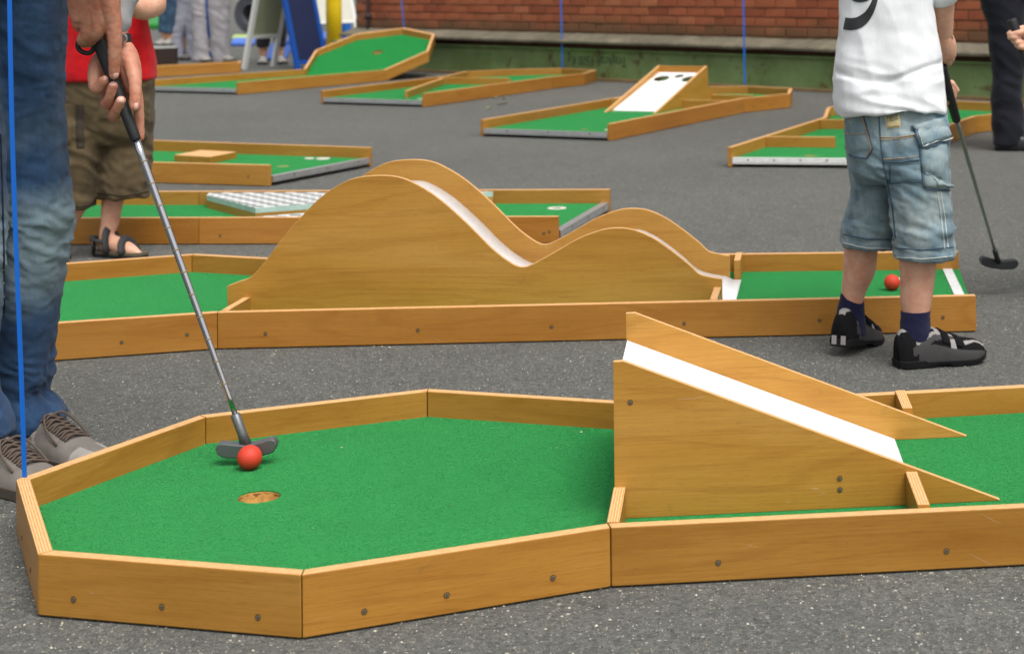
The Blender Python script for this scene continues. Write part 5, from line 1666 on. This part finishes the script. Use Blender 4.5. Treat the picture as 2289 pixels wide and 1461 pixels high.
# ------------------------------------------------------------------ the child in the red shirt
YR = 5.74
kid = thing('person', 'child in a red shirt, brown knee-length shorts and black sandals behind the man', 'person', at(235, 575, 0))
mb = MB()
loft(mb, [(120, 142, 338, YR, .10), (190, 139, 341, YR, .11), (240, 138, 340, YR, .11), (290, 139, 338, YR, .105), (320, 160, 325, YR, .08)])
loft(mb, [(270, 138, 238, YR - .03, .085), (330, 139, 232, YR - .04, .083), (380, 142, 217, YR - .05, .08), (430, 145, 211, YR - .05, .078), (455, 146, 209, YR - .05, .077), (464, 147, 208, YR - .05, .075)], ex=2.1)
loft(mb, [(270, 230, 339, YR + .02, .085), (330, 230, 338, YR + .02, .083), (380, 226, 336, YR + .01, .08), (415, 223, 335, YR, .078), (432, 222, 334, YR, .077), (441, 224, 330, YR, .075)], ex=2.1)
me = remesh(mb, .006, 3); cloth_folds(me, .011, 1.2, 31.0, 1.0)
so_ = put('shorts', me, M['brown_cotton'], kid)
bk = bvh_of(me)
M['brown_dark'] = flat('dark_brown_trim', rgb(54, 46, 36), .9, var=.25, vscale=80)
strip_on(bk, [(180, 235), (178, 280), (180, 330)], 18, .006, 'zip_flap', M['brown_dark'], so_)
patch_on(bk, [(132, 232), (166, 232), (158, 325), (136, 325)], .006, 'cargo_pocket', M['brown_cotton'], so_, 8, 10, .004)
strip_on(bk, [(142, 455), (178, 462), (210, 456)], 2, .003, 'hem_seam', M['brown_dark'], so_)
strip_on(bk, [(220, 430), (275, 438), (332, 428)], 2, .003, 'hem_seam', M['brown_dark'], so_)
mb = MB()
loft(mb, [(-238, 205, 285, YR, .05), (-222, 170, 318, YR, .07), (-190, 148, 332, YR, .09), (-100, 148, 322, YR, .1), (0, 146, 318, YR, .11), (60, 141, 329, YR, .115), (120, 137, 341, YR, .12), (165, 135, 346, YR, .125), (179, 136, 345, YR, .125)], 32)
limb(mb, [atY(305, -190, YR), atY(330, -90, YR - .02)], [.055, .052], 16)
limb(mb, [atY(165, -190, YR), atY(150, -90, YR - .02)], [.055, .052], 16)
me = remesh(mb, .006, 3); cloth_folds(me, .006, .9, 41.0, .4)
put('shirt', me, M['red_cotton'], kid)
mb = MB()
limb(mb, [atY(285, 380, YR), atY(258, 430, YR - .0), atY(250, 460, YR), atY(246, 495, YR), atY(240, 522, YR), atY(240, 548, YR)], [.05, .036, .033, .029, .0255, .028], 16)
limb(mb, [atY(180, 380, YR - .05), atY(172, 450, YR - .05), atY(140, 510, YR - .06), atY(122, 555, YR - .06)], [.05, .037, .03, .027], 16)
fr = at(228, 572, 0)
limb(mb, [atY(240, 545, YR), atY(262, 548, YR - .02), atY(292, 560, YR - .05), atY(309, 566, YR - .06)], [.030, .028, .022, .012], 14)
limb(mb, [atY(122, 553, YR - .06), atY(128, 566, YR - .12), atY(130, 576, YR - .16)], [.028, .024, .013], 14)
limb(mb, [atY(240, 250, YR), atY(240, -180, YR)], [.08, .09], 18)
limb(mb, [atY(243, -210, YR), atY(245, -255, YR - .01)], [.045, .042], 14)
add_head(mb, kid, atY(246, -330, YR - .03), .21, radians(-75))
limb(mb, [atY(315, -190, YR), atY(345, 10, YR - .03)], [.042, .038], 14)
limb(mb, [atY(345, 12, YR - .03), atY(318, 22, YR - .14), atY(290, 8, YR - .20), atY(280, -8, YR - .22)], [.038, .033, .026, .022], 14)
limb(mb, [atY(160, -190, YR), atY(150, -20, YR - .04), atY(230, -20, YR - .22)], [.042, .036, .024], 14)
limb(mb, [atY(285, 0, YR - .21), atY(272, -14, YR - .22), atY(262, -22, YR - .22)], [.022, .024, .02], 12)
for k in range(4):
    limb(mb, [atY(268 + k * 5, -16 + k * 4, YR - .23), atY(262 + k * 5, -4 + k * 4, YR - .26), atY(268 + k * 5, 4 + k * 3, YR - .25)], [.009, .0085, .0075], 8)
limb(mb, [atY(276, -20, YR - .21), atY(262, -34, YR - .23)], [.009, .008], 8)
put('body', remesh(mb, .0045, 2), M['skin'], kid)
# sandals
M['sandal_sole'] = flat('sandal_sole', rgb(92, 84, 66), .85)
M['sandal_strap'] = flat('black_sandal_strap', (.02, .021, .022, 1), .7, var=.4, vscale=80)
for (hx, hy, Yh, tx, Yt, zs_) in ((212, 570, YR + .01, 324, YR - .07, 0), (112, 574, YR - .02, 132, YR - .20, 0)):
    h0 = atY(hx, hy, Yh); h0.z = 0; t0 = atY(tx, hy, Yt); t0.z = 0
    d = (t0 - h0).normalized(); s_ = Vector((-d.y, d.x, 0)); LN = (t0 - h0).length
    mb = MB(); N = 22; ol = []
    for i in range(N + 1):
        u = i / N
        w = .030 * min(1, math.sqrt(max(0, u / .12))) * (1 if u < .5 else 1.15) * (1 if u < .85 else math.sqrt(max(0, 1 - ((u - .85) / .16) ** 2)))
        ol.append((u, w))
    for (z0, z1, mi) in ((.001, .011, 1), (.0112, .019, 0)):
        top_ = [h0 + d * (u * LN) + s_ * w for u, w in ol] + [h0 + d * (u * LN) - s_ * w for u, w in reversed(ol)]
        fp = [(p.x, p.y) for p in top_]
        if poly_area(fp) < 0: fp.reverse()
        mb.prism(fp, z0, z1, mi, mi)
    o = mb.build('sandal', [M['sandal_sole'], M['black_rubber']], kid)
    def arch(u, w, hgt, rr_, nm='strap'):
        mb = MB(); pts = []
        for k in range(13):
            a = pi * k / 12
            pts.append(h0 + d * (u * LN - .02 * sin(a)) + s_ * (w * cos(a)) + Vector((0, 0, .015 + hgt * sin(a))))
        tube(mb, pts, [(rr_ * .45, rr_)] * 13, 10); mb.build(nm, M['sandal_strap'], o, smooth=True)
    arch(.72, .036, .045, .013); arch(.40, .036, .075, .012)
    mb = MB(); tube(mb, [h0 + d * (.36 * LN) + s_ * .034 + Vector((0, 0, .05)), h0 + d * (.10 * LN) + s_ * .030 + Vector((0, 0, .055)), h0 - d * .012 + Vector((0, 0, .058)), h0 + d * (.10 * LN) - s_ * .030 + Vector((0, 0, .055)), h0 + d * (.36 * LN) - s_ * .034 + Vector((0, 0, .05))], [(.005, .011)] * 5, 10)
    mb.build('heel_strap', M['sandal_strap'], o, smooth=True)
    mb = MB(); tube(mb, [h0 + d * (.12 * LN) - s_ * .031 + Vector((0, 0, .012)), h0 + d * (.12 * LN) - s_ * .033 + Vector((0, 0, .055))], [(.004, .016)] * 2, 10); mb.build('strap', M['sandal_strap'], o, smooth=True)

# ------------------------------------------------------------------ adult in dark trousers, right
dk = thing('person', 'adult in black trousers and black leather shoes at the right edge', 'person', at(2300, 330, 0))
YD = 8.52
mb = MB()
loft(mb, [(-330, 2180, 2360, YD, .12), (-200, 2165, 2370, YD, .13), (-100, 2170, 2370, YD, .12), (-20, 2185, 2360, YD, .1)])
loft(mb, [(-150, 2166, 2275, YD, .10), (-50, 2180, 2280, YD, .1), (0, 2190, 2288, YD, .095), (50, 2206, 2290, YD, .09), (110, 2212, 2291, YD, .085), (160, 2217, 2288, YD, .08), (200, 2216, 2284, YD, .08), (250, 2217, 2288, YD, .08), (285, 2218, 2290, YD, .08), (302, 2222, 2288, YD, .08), (325, 2219, 2282, YD, .08)])
loft(mb, [(-150, 2260, 2372, YD + .05, .10), (0, 2290, 2380, YD + .1, .09), (160, 2305, 2380, YD + .14, .08), (300, 2310, 2380, YD + .16, .08), (318, 2310, 2380, YD + .16, .08)])
me = remesh(mb, .009, 3); cloth_folds(me, .010, .7, 51.0, .6)
put('trousers', me, M['black_cloth'], dk)
mb = MB(); loft(mb, [(-240, 2162, 2372, YD, .14), (-400, 2165, 2370, YD, .14), (-520, 2150, 2385, YD, .14), (-560, 2190, 2345, YD, .1)], 30)
for sx in (2165, 2372): limb(mb, [atY(sx, -530, YD), atY(sx, -380, YD), atY(sx, -240, YD - .05)], [.07, .055, .045], 14)
me = remesh(mb, .01, 3); cloth_folds(me, .008, .7, 61, .4); put('shirt', me, M['grey_jersey'], dk)
mb = MB(); limb(mb, [atY(2268, -200, YD), atY(2268, -540, YD), atY(2268, -600, YD)], [.1, .1, .055], 16)
add_head(mb, dk, atY(2268, -665, YD - .02), .23, radians(-60))
for sx in (2165, 2372):
    limb(mb, [atY(sx, -500, YD), atY(sx, -240, YD - .05), atY(sx, -215, YD - .06), atY(sx, -190, YD - .07)], [.04, .032, .035, .02], 12)
    for k in range(4): limb(mb, [atY(sx - 8 + 5 * k, -195, YD - .06), atY(sx - 8 + 5 * k, -165 - abs(k - 1.5) * 4, YD - .08)], [.010, .008], 8)
for sx, yy in ((2252, YD), (2345, YD + .16)): limb(mb, [atY(sx, -50, YD), atY(sx, 310, yy)], [.07, .035], 12)
put('body', remesh(mb, .008, 2), M['skin'], dk)
dw = [(0, .028), (.08, .037), (.3, .037), (.5, .040), (.7, .046), (.85, .040), (.95, .026), (1, .010)]
dh = [(0, .06), (.08, .075), (.3, .082), (.42, .078), (.55, .064), (.7, .052), (.85, .042), (.95, .032), (1, .022)]
for hp_, Yh in (((2226, 332), YD), ((2312, 332), YD + .16)):
    h0 = atY(hp_[0], hp_[1], Yh); h0.z = 0
    shoe(dk, h0, h0 + Vector((.27, -.08, 0)), .28, dw, dh, lambda u, f: 0, M['leather_black'], [M['leather_black']], sole_h=.016)

# ------------------------------------------------------------------ child beyond the right edge, one hand and putter grip showing
ck = thing('person', 'child at the right edge of whom only the hand on a putter grip shows', 'person', atY(2420, 700, 4.75) * 1.0)
ck.location.z = 0
YC = 4.72
mb = MB()
gt2 = atY(2262, 46, YC); ge2 = atY(2330, 235, YC - .02)
limb(mb, [atY(2390, -150, YC + .1), atY(2395, 40, YC + .12), atY(2330, 85, YC + .06), atY(2306, 82, YC + .03)], [.036, .032, .024, .020], 14)
limb(mb, [atY(2480, -150, YC + .1), atY(2470, 60, YC - .1), atY(2345, 165, YC - .03)], [.036, .03, .02], 14)
for sx in (2408, 2466): limb(mb, [atY(sx, 300, YC + .1), atY(sx + 8, 480, YC + .12), atY(sx + 45, 620, YC + .13), atY(sx + 46, 660, YC + .12)], [.026, .029, .027, .028], 14)
limb(mb, [atY(2435, 200, YC + .1), atY(2435, -150, YC + .1), atY(2435, -230, YC + .1)], [.055, .06, .042], 16)
add_head(mb, ck, atY(2435, -300, YC + .08), .21, radians(200))
b1 = remesh(mb, .008, 2)
hb = MB()
limb(hb, [atY(2310, 82, YC + .035), atY(2292, 82, YC + .022)], [.02, .021], 14)
for k, (xa, ya, xb, yb, xc, yc) in enumerate(((2288, 64, 2268, 68, 2256, 76), (2290, 76, 2272, 84, 2258, 84), (2292, 90, 2278, 96, 2266, 92), (2296, 102, 2284, 106, 2273, 101))):
    limb(hb, [atY(xa, ya, YC + .02), atY(xb, yb, YC - (.022 if k else .0)), atY(xc, yc, YC - (.014 if k else .004))], [.0095, .0085, .0075], 10)
limb(hb, [atY(2296, 66, YC + .01), atY(2282, 73, YC - .022), atY(2262, 78, YC - .018)], [.010, .009, .008], 10)
limb(hb, [atY(2330, 165, YC - .02), atY(2306, 160, YC - .03), atY(2304, 172, YC - .04)], [.02, .012, .009], 10)
b2 = remesh(hb, .0024, 2)
put('body', join_meshes('body', [b1, b2], [M['skin']]), None, ck)
mb = MB(); loft(mb, [(190, 2366, 2508, YC + .1, .11), (40, 2370, 2502, YC + .1, .1), (-150, 2364, 2506, YC + .1, .09), (-200, 2400, 2470, YC + .1, .06)], 28)
for sx in (2385, 2485): limb(mb, [atY(sx, -150, YC + .1), atY(sx, -40, YC + .1)], [.05, .046], 12)
me = remesh(mb, .008, 3); cloth_folds(me, .005, 1, 71, .4); put('shirt', me, M['grey_jersey'], ck)
mb = MB(); loft(mb, [(150, 2372, 2500, YC + .1, .1), (250, 2368, 2506, YC + .1, .105), (300, 2378, 2496, YC + .1, .08)])
for xa, xb in ((2366, 2436), (2438, 2508)): loft(mb, [(240, xa, xb, YC + .1, .08), (400, xa, xb, YC + .1, .075), (470, xa, xb, YC + .11, .075)], 24)
me = remesh(mb, .008, 3); cloth_folds(me, .006, 1, 81, .8); put('shorts', me, M['brown_cotton'], ck)
for sx in (2460, 2520):
    h0 = atY(sx, 690, YC + .16); h0.z = 0
    shoe(ck, h0, h0 + Vector((-.17, -.12, 0)), .2, kid_w, kid_h, lambda u, f: 0, M['shoe_sole'], [M['shoe_grey']])
hp2 = ge2 + (ge2 - gt2).normalized() * .50
putter('putter at the right edge, only its black grip end in view in a small hand', gt2, ge2, hp2, .0058, .0128, (1, .2, 0), dark=True)
# ------------------------------------------------------------------ background at the left
M['white_frame'] = flat('white_aluminium_frame', (.72, .72, .68, 1), .45)
M['olive_panel'] = flat('grey_green_panel', rgb(146, 152, 122), .7, var=.08, vscale=6)
M['cream_panel'] = flat('cream_panel', rgb(206, 204, 188), .6, var=.05, vscale=6)
M['navy_panel'] = flat('navy_panel', rgb(22, 34, 72), .6, var=.15, vscale=6)
M['blue_frame'] = flat('blue_painted_frame', rgb(10, 74, 158), .5)
M['yellow'] = flat('yellow_painted_steel', rgb(236, 200, 8), .45, var=.06, vscale=8)
M['vinyl_blue'] = flat('blue_vinyl', rgb(30, 104, 192), .4)
M['vinyl_white'] = flat('white_vinyl', rgb(206, 216, 232), .4, var=.12, vscale=14)
M['mat_blue'] = flat('blue_floor_mat', rgb(78, 118, 204), .7)
M['mat_lime'] = flat('pale_lime_mat', rgb(170, 190, 120), .8)
M['roll_grey'] = flat('grey_rubber_matting', rgb(84, 86, 92), .8, var=.2, vscale=10, bump=.4, bscale=60)
M['crate_dark'] = flat('dark_brown_board', rgb(44, 28, 20), .7, var=.2, vscale=10)
M['crate_rim'] = flat('pale_board_rim', rgb(186, 186, 182), .6)
M['grass_green'] = flat('green_plastic', rgb(34, 132, 50), .6)

def a_board(label, base, w, depth, h, yaw, front, back, ffr, bfr, low=0):
    """two hinged framed leaves standing as an A"""
    base = Vector(base)
    t = thing('folding_sign', label, 'sign board', base, 'folding sign boards')
    Rz = Matrix.Rotation(yaw, 3, 'Z')
    for sg, pm, fm in ((-1, front, ffr), (1, back, bfr)):
        def P(x, v, o=0.0):                                # x across, v up the leaf
            th_ = atan2(depth / 2, h)
            y = sg * depth / 2 * (1 - v / h)
            return base + Rz @ Vector((x, y + sg * o * cos(th_), v + o * sin(th_)))
        def slab(x0, x1, v0, v1, o0, o1, mat, nm):
            mb = MB()
            a = [P(x0, v0, o0), P(x1, v0, o0), P(x1, v1, o0), P(x0, v1, o0)]; b = [P(x0, v0, o1), P(x1, v0, o1), P(x1, v1, o1), P(x0, v1, o1)]
            mb.face(a); mb.face(list(reversed(b)))
            for i in range(4): mb.face([a[i], b[i], b[(i + 1) % 4], a[(i + 1) % 4]])
            mb.build(nm, mat, t)
        fw_ = .045
        slab(-w / 2, -w / 2 + fw_, 0, h, 0, .03, fm, 'leg'); slab(w / 2 - fw_, w / 2, 0, h, 0, .03, fm, 'leg')
        lo_ = .05 if sg == low else .27
        slab(-w / 2 + fw_, w / 2 - fw_, h - .05, h, 0, .03, fm, 'rail'); slab(-w / 2 + fw_, w / 2 - fw_, lo_, lo_ + .03, 0, .03, fm, 'rail')
        slab(-w / 2 + fw_, w / 2 - fw_, lo_ + .03, h - .05, .008, .022, pm, 'panel')
ca = atY(640, 148, 16.35); ca.z = 0
a_board('folding sign board with white legs and a grey-green panel', Vector((-4.165, 16.065, 0)), .40, .62, 1.25, radians(60), M['navy_panel'], M['olive_panel'], M['blue_frame'], M['white_frame'], low=-1)
cb = atY(745, 120, 18.9); cb.z = 0
a_board('folding sign board with a cream panel beside the yellow post', Vector((-4.82, 20.07, 0)), .55, .8, 1.25, radians(45), M['cream_panel'], M['cream_panel'], M['white_frame'], M['white_frame'])

pp = atY(747, 116, 18.0); pp.z = 0
t = thing('yellow_post', 'thick round yellow steel post in front of the brick wall corner', 'post', pp)
mb = MB(); tube(mb, [pp + Vector((0, 0, z)) for z in (0, .5, 1.2, 2.0, 3.0)], .078, 28, cap=True); mb.build('pole', M['yellow'], t, smooth=True)
mb = MB(); tube(mb, [pp + Vector((0, 0, .001)), pp + Vector((0, 0, .02))], .13, 24); mb.build('base_plate', M['yellow'], t)

pi_ = atY(770, 100, 20.5); pi_.z = 0
t = thing('inflatable_column', 'blue and white inflatable column behind the yellow post', 'inflatable', pi_)
for nm, z0, z1, mt in (('lower_tube', 0.0, .62, M['vinyl_blue']), ('upper_tube', .60, 2.4, M['vinyl_white'])):
    mb = MB(); tube(mb, [pi_ + Vector((0, 0, z0 + (z1 - z0) * k / 12)) for k in range(13)], [.075 + .006 * sin(k * 2.1) + (.0 if 0 < k < 12 else -.02) for k in range(13)], 24); mb.build(nm, mt, t, smooth=True)

pr = atY(560, 76, 24.0); pr.z = 0
t = thing('rolled_matting', 'large roll of dark grey rubber matting beside the folding sign board', 'roll', pr)
mb = MB(); ax = Vector((.35, 1, 0)).normalized(); sd = Vector((ax.y, -ax.x, 0)); R0 = .29
NT_ = 40; 
def roll_pt(a, r, y): return pr + Vector((0, 0, R0)) + sd * (r * cos(a)) + Vector((0, 0, 1)) * (r * sin(a)) + ax * y
turns = 3.2; NK = 150
sp_ = []
for k in range(NK + 1):
    a = 2 * pi * turns * k / NK; r_ = .145 + (R0 - .147) * k / NK; sp_.append((a, r_))
for (a0, r0), (a1, r1) in zip(sp_, sp_[1:]):
    g_ = .028
    for y in (0, 1.2): mb.face([roll_pt(a0, r0, y), roll_pt(a1, r1, y), roll_pt(a1, r1 - g_, y), roll_pt(a0, r0 - g_, y)])
    mb.face([roll_pt(a0, r0, 0), roll_pt(a1, r1, 0), roll_pt(a1, r1, 1.2), roll_pt(a0, r0, 1.2)])
    mb.face([roll_pt(a0, r0 - g_, 0), roll_pt(a1, r1 - g_, 0), roll_pt(a1, r1 - g_, 1.2), roll_pt(a0, r0 - g_, 1.2)])
mb.build('matting', M['roll_grey'], t)
mb = MB()
for k in range(36):
    a, b = 2 * pi * k / 36, 2 * pi * (k + 1) / 36
    mb.face([roll_pt(a, .12, 1.0), roll_pt(b, .12, 1.0), roll_pt(b, .0005, 1.0), roll_pt(a, .0005, 1.0)])
mb.build('dark_hollow_disc', M['black_rubber'], t)  # black disc standing in for the darkness inside the hollow roll

def floor_mat(label, pts, mat, h=.05):
    mb = MB(); P = [at(x, y, 0) for x, y in pts]; fp = [(p.x, p.y) for p in P]
    if poly_area(fp) < 0: fp.reverse()
    mb.prism(fp, .002, h)
    o = mb.build('floor_mat', mat, bevel=.015); tag(o, label, 'mat')
floor_mat('blue floor mat on the ground beside the grey joggers', [(516, 104), (568, 104), (572, 94), (522, 94)], M['mat_blue'], .05)
floor_mat('pale lime floor mat behind the blue one', [(518, 92), (566, 92), (568, 86), (522, 86)], M['mat_lime'], .05)
floor_mat('blue floor mat behind the folding sign boards', [(590, 137), (640, 134), (660, 100), (606, 102)], M['blue_frame'], .03)
floor_mat('long blue floor mat at the foot of the yellow post', [(640, 106), (770, 104), (764, 84), (648, 86)], M['mat_blue'], .08)
floor_mat('green floor mat behind the jeans-clad legs', [(330, 66), (400, 66), (402, 28), (340, 30)], M['grass_green'], .08)

pc0 = at(398, 148, 0); pc1 = at(300, 153, 0)
d = (V2(pc1) - V2(pc0)).normalized(); nn = Vector((d.y, -d.x))
if nn.y < 0: nn = -nn
t = thing('crate', 'open dark brown crate with a pale rim beside the red shirt', 'crate', (pc0.x, pc0.y, 0))
A0, B0 = V2(pc0), V2(pc1); C0, D0 = B0 + nn * .75 + d * .25, A0 + nn * .75 + d * .25
HC = .17
for a, b in ((A0, B0), (B0, C0), (C0, D0), (D0, A0)):
    tt = (b - a).normalized(); ll = Vector((-tt.y, tt.x)) * .02
    if (((A0 + C0) / 2) - a).dot(ll) < 0: ll = -ll
    fp = [a, b, b + ll, a + ll]
    if poly_area(fp) < 0: fp.reverse()
    mb = MB(); mb.prism(fp, .003, HC); mb.build('side_board', M['crate_dark'], t)
    fp = [a - ll * .2 + tt * .021, b - ll * .2 - tt * .021, b + ll * 1.4 - tt * .021, a + ll * 1.4 + tt * .021]
    if poly_area(fp) < 0: fp.reverse()
    mb = MB(); mb.prism(fp, HC + .001, HC + .016); mb.build('rim', M['crate_rim'], t)
mb = MB(); fp = [A0, B0, C0, D0]
if poly_area(fp) < 0: fp.reverse()
mb.prism(fp, .02, .03); mb.build('bottom', M['crate_dark'], t)

# --- standing bystanders
def bystander(label, legs, Y, H, trousers, skin_from=None, shoe_mat='shoe_grey', face=-90, shirt='grey_jersey', stripe=None, hem_y=None):
    """legs: two lists of (py, xl, xr) for the trouser legs; feet below the last row"""
    base = atY((legs[0][-1][1] + legs[1][-1][2]) / 2, legs[0][-1][0], Y); base.z = 0
    t = thing('person', label, 'person', base)
    s = H / 1.7
    hipz = .88 * s
    xs = [atY((l[0][1] + l[0][2]) / 2, l[0][0], Y).x for l in legs]; cx_ = sum(xs) / 2
    mb = MB()
    hem = []
    for l in legs:
        rows = [(py, xl, xr, Y, .085 * s) for py, xl, xr in l]
        py0, xl0, xr0 = l[0]
        top_py = None
        loft(mb, rows, 24, 6, 2.1)
        c = atY((xl0 + xr0) / 2, py0, Y); r0 = (xr0 - xl0) / 2 * PXM(Y)
        limb(mb, [c - Vector((0, 0, .03)), Vector((c.x * .6 + cx_ * .4, Y, hipz))], [r0 * .98, .095 * s], 16)
        e_ = l[-1]; hem.append((atY((e_[1] + e_[2]) / 2, e_[0], Y), (e_[2] - e_[1]) / 2 * PXM(Y)))
    ellipsoid(mb, (cx_, Y, hipz + .03), (.16 * s, .115 * s, .14 * s))
    me = remesh(mb, .010, 3); cloth_folds(me, .014, .6, Y * 7 + cx_, .8)
    tr = put('trousers', me, M[trousers], t)
    if stripe:
        bt = bvh_of(me)
        for pth, w_ in stripe: strip_on(bt, pth, w_, .003, 'side_stripe', M['stripe_blue'], tr)
    mb = MB()
    ellipsoid(mb, (cx_, Y, 1.0 * s), (.165 * s, .12 * s, .16 * s)); ellipsoid(mb, (cx_, Y, 1.22 * s), (.19 * s, .115 * s, .2 * s))
    for k in (-1, 1): limb(mb, [(cx_ + k * .17 * s, Y, 1.36 * s), (cx_ + k * .24 * s, Y, 1.12 * s), (cx_ + k * .22 * s, Y - .08, .92 * s)], [.06 * s, .05 * s, .042 * s], 14)
    me = remesh(mb, .012, 3); cloth_folds(me, .01, .6, 3 + Y, .5); put('shirt', me, M[shirt], t)
    mb = MB()
    limb(mb, [(cx_, Y, .9 * s), (cx_, Y, 1.3 * s), (cx_, Y, 1.48 * s)], [.09 * s, .1 * s, .05 * s], 14)
    add_head(mb, t, (cx_, Y - .01, 1.59 * s), .225 * s, radians(face))
    for k in (-1, 1):
        limb(mb, [(cx_ + k * .17 * s, Y, 1.36 * s), (cx_ + k * .24 * s, Y, 1.12 * s), (cx_ + k * .22 * s, Y - .1, .88 * s), (cx_ + k * .2 * s, Y - .12, .80 * s)], [.04 * s, .036 * s, .026 * s, .03 * s], 12)
        for q in range(4): limb(mb, [(cx_ + k * (.18 + .012 * q) * s, Y - .12, .80 * s), (cx_ + k * (.175 + .013 * q) * s, Y - .14, (.725 + abs(q - 1.5) * .008) * s)], [.010 * s, .008 * s], 8)
        limb(mb, [(cx_ + k * .185 * s, Y - .11, .83 * s), (cx_ + k * .155 * s, Y - .14, .78 * s)], [.011 * s, .009 * s], 8)
    for (c, r_) in hem:
        limb(mb, [(c.x, Y, hipz), (c.x, Y, .5 * s), (c.x, Y, max(.16, c.z)), (c.x, Y, .09)], [.06 * s, .045 * s, min(.042 * s, r_ * .8), .036 * s], 14)
    put('body', remesh(mb, .009, 2), M['skin'], t)
    for (c, r_), k in zip(hem, (-1, 1)):
        fd = Vector((cos(radians(face + k * 8)), sin(radians(face + k * 8)), 0))
        h0 = Vector((c.x, Y, 0)) - fd * .07 * s
        shoe(t, h0, h0 + fd * .26 * s, .26 * s, [(u, w * 1.0 * s) for u, w in dw], [(u, h_ * s) for u, h_ in dh], lambda u, f: 0, M['shoe_sole'], [M[shoe_mat]], sole_h=.02)
    return t
bystander('person in grey jogging trousers with blue side stripes near the roll of matting', [[(-60, 422, 470), (0, 428, 466), (60, 430, 466), (100, 432, 468), (136, 430, 472)], [(-60, 466, 518), (0, 464, 516), (60, 468, 512), (100, 474, 512), (138, 474, 514)]], 17.45, 1.72, 'jogger_grey', shoe_mat='suede_lt', face=-40, stripe=[([(460, -40), (462, 20), (466, 70), (472, 136)], 6), ([(515, -40), (516, 20), (512, 80), (512, 136)], 5)])
bystander('person in pale lilac trousers beside the grey joggers', [[(-60, 396, 432), (0, 398, 430), (45, 394, 428), (70, 388, 418), (100, 388, 412), (134, 396, 418)], [(-60, 416, 446), (0, 416, 442), (60, 418, 440), (100, 420, 440), (136, 420, 440)]], 17.9, 1.66, 'lilac', shoe_mat='suede', face=-120)
bystander('person in rolled-up blue jeans with bare calves behind the red shirt', [[(-60, 352, 380), (0, 354, 378), (40, 355, 377), (72, 356, 378)], [(-60, 376, 398), (0, 374, 396), (40, 372, 392), (74, 370, 388)]], 21.3, 1.70, 'capri_denim', shoe_mat='suede_lt', face=-100)
bystander('person in dark three-quarter trousers and pale shoes behind the grey-green sign board', [[(-60, 570, 610), (0, 572, 608), (60, 573, 604), (106, 574, 602)], [(-60, 606, 646), (0, 608, 642), (60, 612, 640), (104, 613, 638)]], 16.9, 1.68, 'black_cloth', shoe_mat='suede_lt', face=-70)
